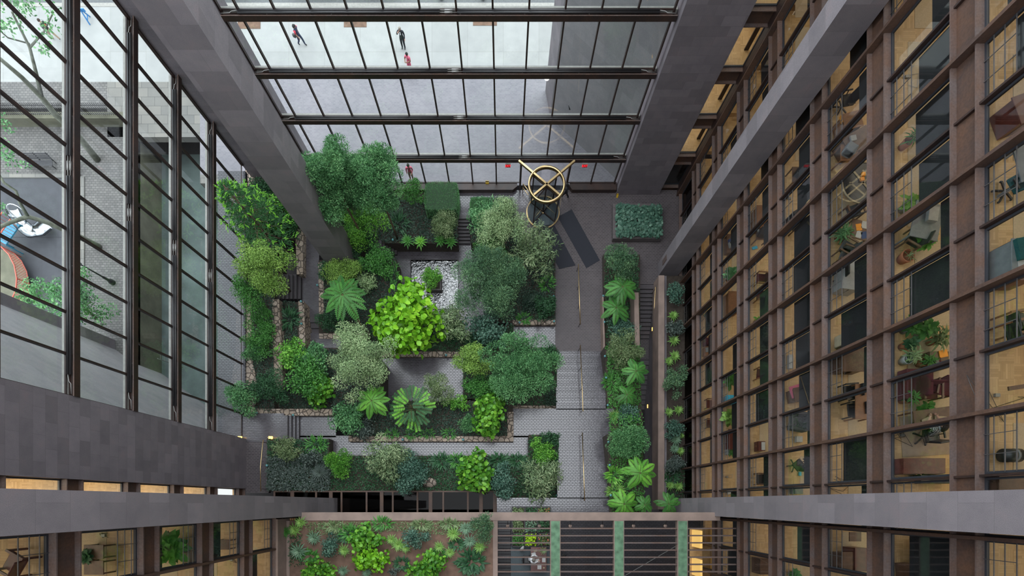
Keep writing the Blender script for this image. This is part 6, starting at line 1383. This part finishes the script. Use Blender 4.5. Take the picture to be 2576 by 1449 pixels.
big_tree('plane_tree','grey plane tree with a leaning trunk on the park setts',[[(245,402,0,.26),(215,365,1.2,.24),(188,332,2.3,.22),(140,290,3.6,.2),(105,245,4.8,.18),(55,195,6.2,.15),(0,148,7.8,.12)],[(105,245,4.8,.14),(90,180,6.2,.11),(75,120,7.2,.09),(30,30,9,.06)],[(75,120,7.2,.07),(110,80,8,.05),(135,30,9,.03)],[(75,110,7.2,.05),(20,95,8,.04),(-20,60,9,.03)]],
 [(25,30,9,1.0),(60,15,9.4,1.0),(115,30,9,.8),(110,100,8.2,.6),(125,135,7.5,.5),(5,60,9,.7)],'leaf_fluffy',.22,.13,.22)
big_tree('plane_tree','plane tree whose bent branches reach over the metal slide',[[(250,622,0,.25),(212,602,1.2,.22),(185,588,2.2,.2),(120,560,3.6,.17),(70,545,4.5,.15),(25,560,5.2,.12),(-20,580,6,.1)],[(70,545,4.5,.12),(50,510,5.4,.1),(40,480,6,.09),(10,460,6.6,.09),(-15,420,7,.08)]],
 [(15,310,8,.7),(30,395,7,.7),(60,420,6.6,.4),(5,375,7.4,.7),(10,520,6.5,.4)],'leaf_fluffy',.2,.12,.2)
big_tree('street_tree','full green tree in front of the slanting granite wall',[[(240,800,0,.16),(215,775,1.6,.13),(190,755,3,.09)]],[(180,750,3.4,1.4),(120,740,3.3,1.1),(235,765,3,1.0),(205,695,3.6,1.0),(85,745,3.0,.8),(255,800,2.4,.6),(150,760,3.6,1.1),(215,785,3.0,.9),(60,755,2.8,.6)],'leaf_fluffy',.2,.1,.5)
# slide
M['chrome'] = plain('polished_steel', (.42,.44,.46), .18, 1.0, .03); M['red_rail'] = plain('salmon_red_rail', (.42,.09,.06), .5); M['blue_deck'] = plain('blue_deck_board', (.03,.19,.30), .5)
t = thing('playground_slide','shiny curved metal slide in the park','slide',P(120,590,0)); o0 = P(120,590,0)
path = [P(40,528,1.5),P(48,545,1.45),P(62,568,1.15),P(85,588,.75),P(108,585,.4),P(126,570,.28)]
sm = []
for i in range(len(path)-1):
    for u in range(4): sm.append(path[i].lerp(path[i+1],u/4))
sm.append(path[-1]); vs=[]; fs=[]
for i,p in enumerate(sm):
    d = (sm[min(i+1,len(sm)-1)]-sm[max(i-1,0)]).normalized(); a = Vector((-d.y,d.x,0)).normalized(); w = .42+.12*i/len(sm)
    for k in range(7): th = math.pi*k/6; vs.append(p-o0+a*w*math.cos(th)+Vector((0,0,.42-.42*math.sin(th))))
    for k in range(7): th = math.pi*k/6; vs.append(p-o0+a*(w+.03)*math.cos(th)+Vector((0,0,.42-.46*math.sin(th))))
for i in range(len(sm)-1):
    for k in range(6):
        fs.append((i*14+k,i*14+k+1,(i+1)*14+k+1,(i+1)*14+k)); fs.append((i*14+7+k,(i+1)*14+7+k,(i+1)*14+8+k,i*14+8+k))
m = MB(); m.add(vs, fs); m.build('chute', M['chrome'], t, True)
ph = P(42,532,2.0)-o0; m = MB(); m.tube([ph+Vector((.55*math.cos(a),.55*math.sin(a)*.5,.5*math.sin(a))) for a in [i*math.pi/8 for i in range(17)]],.05,6); m.build('hoop', M['chrome'], t, True)
t = thing('play_platform','blue plank platform with red rails beside the slide','playground',P(18,590,0)); o0 = P(18,590,0)
m = MB(); q4 = [P(-10,600,1.4)-o0,P(30,548,1.4)-o0,P(50,565,1.4)-o0,P(14,616,1.4)-o0]; m.prism([tuple(v.xy) for v in q4],1.3,1.4); m.build('deck', M['blue_deck'], t)
for a,b in ((0,1),(3,2)):
    m = MB(); m.tube([q4[a]+Vector((0,0,.75)),q4[b]+Vector((0,0,.75))],.045,6); m.build('rail', M['red_rail'], t)
    m = MB()
    for i in range(9): e = q4[a].lerp(q4[b],i/8); m.tube([e-Vector((0,0,.0)),e+Vector((0,0,.75))],.018,5)
    m.build('baluster_grille', M['red_rail'], t)
m = MB()
for v in q4: m.tube([Vector((v.x,v.y,0)),v],.05,6)
m.build('frame', M['blue_deck'], t)
t = thing('net_bridge','curved play bridge with a red net side','playground',P(10,690,0)); o0 = P(10,690,0); arc = [P(x,y,1.6)-o0 for x,y in ((2,620),(22,640),(36,668),(42,700),(40,730),(30,752))]
m = MB(); m.tube(arc,.05,6); m.tube([v-Vector((0,0,1.0)) for v in arc],.04,6); m.build('rail', M['red_rail'], t, True)
m = MB(); 
for i in range(5):
    for u in range(5):
        e = arc[i].lerp(arc[i+1],u/5); e2 = arc[min(i+1,5)].lerp(arc[min(i+2,5)],u/5); m.tube([e,e2-Vector((0,0,1.0))],.012,4); m.tube([e2,e-Vector((0,0,1.0))],.012,4)
m.build('net_mesh', M['red_rail'], t)
m = MB(); m.prism([tuple((v*.97).xy) for v in arc]+[tuple((P(-20,752,.6)-o0).xy),tuple((P(-20,620,.6)-o0).xy)],.5,.58); m.build('deck', M['moss'], t)
for v in (arc[0],arc[3],arc[5]):
    m = MB(); m.tube([Vector((v.x,v.y,0)),v],.05,6); m.build('post', M['red_rail'], t)
t = thing('park_bench','dark slatted bench against the setts in the park','bench',P(110,418,0)); 
m = MB(); [m.box(-1.1,1.1,-.25+i*.11,-.25+i*.11+.08,.42,.46) for i in range(4)]; m.build('seat_slats', M['grey_fabric'], t)
m = MB(); [m.box(-1.1,1.1,.22+i*.05,.25+i*.05,.5+i*.12,.6+i*.12) for i in range(4)]; m.build('back_slats', M['grey_fabric'], t)
for x in (-1,0,1): m = MB(); m.bar((x,-.22,0),(x,-.22,.44),.05); m.bar((x,.22,0),(x,.4,1.0),.05); m.bar((x,-.22,.42),(x,.25,.42),.05); m.build('leg', M['black'], t)
t = thing('litter_bin','small dark green litter bin beside the plane tree','bin',P(194,424,0)); m = MB(); m.lathe([(.0,0),(.24,0),(.28,.8),(.24,.82),(.22,.7)],0,0,14); M['bin_green'] = plain('dark_green_paint',(.02,.07,.05),.5); m.build('drum', M['bin_green'], t, True); m = MB(); m.lathe([(.2,.82),(.30,.84),(.2,.92),(.05,.94)],0,0,14); m.build('lid', M['bin_green'], t, True)
t = thing('lamp_post','black cast park lamp post beside the green tree','lamp',P(284,711,0)); m = MB(); m.lathe([(.0,0),(.22,0),(.2,.3),(.11,.45),(.09,1.0),(.06,1.1),(.05,3.0),(.0,3.0)],0,0,12); m.build('post', M['black'], t, True); m = MB(); m.lathe([(.02,3.0),(.12,3.1),(.17,3.4),(.05,3.6),(0,3.65)],0,0,12); m.build('lantern', M['grey_plastic'], t, True)
t = thing('iron_fence','black iron picket fence on the low wall by the park setts','fence',P(150,265,.9)); y = 30.25; x0, x1 = -45+37, 0
b = t.location.copy(); xa, xb = -44, -30.2
for z in (1.0,1.85): m = MB(); m.box(xa-b.x,xb-b.x,y-b.y-.02,y-b.y+.02,z-b.z,z-b.z+.04); m.build('rail', M['black'], t)
m = MB(); k = xa
while k < xb: m.box(k-b.x,k-b.x+.03,y-b.y-.015,y-b.y+.015,.9-b.z,2.1-b.z); k += .16
m.build('picket_grille', M['black'], t)
t = thing('iron_gate','dark iron gate panel standing open by the picket fence','gate',(-41.5,31.4,0)); m = MB(); m.bar((-2.2,.5,1.6),(2.2,-.9,1.6),.05); m.bar((-2.2,.5,.15),(2.2,-.9,.15),.05); m.build('frame', M['black'], t); m = MB(); [m.bar((-2.2+i*.2,.5-i*.0636,.1),(-2.2+i*.2,.5-i*.0636,1.7),.025) for i in range(23)]; m.build('picket_grille', M['black'], t)
t = thing('barricade','blue wooden street barricade on the pale sidewalk','barrier',P(212,52,0)); M['barrier_blue'] = plain('barrier_blue',(.03,.17,.40),.5); m = MB(); m.box(-.85,.75,-.03,.03,.75,1.0); m.build('plank', M['barrier_blue'], t)
for s2 in (-.45,.45):
    m = MB(); m.bar((s2,-.32,0),(s2,.0,.98),.07); m.bar((s2,.32,0),(s2,.0,.98),.07); m.bar((s2,-.25,.25),(s2,.25,.25),.06); m.build('leg', M['barrier_blue'], t)
for i,(x0,x1) in enumerate(((598,655),(865,922),(1190,1250))):
    z = 0; xa, xb = PX(x0,z), PX(x1,z); ya = PY(72-i*4,z); m = MB(); m.box(xa,xb,ya,ya+1.5,-.04,.0); o = m.build('tree_pit', M['soil_red'])
    tag(o, 'square brown tree pit in the pale sidewalk, %s from the freestanding pillar' % ORD[i], 'tree pit')
for i,(x,lab) in enumerate(((1110,'green hydrant'),(1215,'grey bollard'))):
    c = P(x,-6,0); t = thing('hydrant' if i == 0 else 'bollard', 'small '+lab+' at the street kerb', 'hydrant' if i == 0 else 'bollard', (c.x,c.y,0)); m = MB(); m.lathe([(0,0),(.2,0),(.16,.1),(.15,.6),(.18,.65),(.1,.8),(0,.85)],0,0,12); m.build('barrel', M['bin_green' if i == 0 else 'grey_fabric'], t, True); m = MB(); m.bar((-.25,0,.5),(.25,0,.5),.1); m.build('nozzles', M['bin_green' if i == 0 else 'grey_fabric'], t)
def car(label, px, mat, rz=0):
    c = P(px,-34,0); t = thing('car', label, 'car', (c.x, 41.6, -.14), rz); m = MB(); prof = [(-2.2,.3),(-2.2,.75),(-1.3,.9),(-.8,1.4),(.9,1.4),(1.5,.92),(2.2,.75),(2.2,.3)]
    m.add([(x,-.85,z) for x,z in prof]+[(x,.85,z) for x,z in prof],[tuple(range(7,-1,-1)),tuple(range(8,16))]+[(i,(i+1)%8,8+(i+1)%8,8+i) for i in range(8)]); m.build('body', M[mat], t, bevel=.08)
    m = MB(); m.add([(-1.25,-.87,.92),(1.4,-.87,.95),(.85,-.80,1.36),(-.78,-.80,1.36),(-1.25,-.86,.90),(1.4,-.86,.93)],[(0,1,2,3)]); m.build('side_window', M['screen'], t)
    for x in (-1.4,1.4):
        for y in (-.8,.8): m = MB(); m.tube([(x,y-.1,.32),(x,y+.1,.32)],.32,14); m.build('wheel', M['leather'], t)
car('dark parked car at the street kerb near the glass corner',560,'screen'); car('grey parked car at the street kerb, second from the glass corner',800,'grey_plastic'); car('black parked car at the street kerb, third from the glass corner',935,'screen')
# ladder in the sunken area
t = thing('steel_ladder','short steel ladder on the mossy wall in the sunken area','ladder',(-27.6,11.9,-3.2))
for s2 in (-.22,.22): m = MB(); m.tube([(0,s2,0),(-.4,s2,2.6)],.03,6); m.build('rail', M['silver'], t)
for i in range(6): m = MB(); m.tube([(-.06*i-.05,-.22,.4*i+.3),(-.06*i-.05,.22,.4*i+.3)],.02,5); m.build('rung', M['silver'], t)
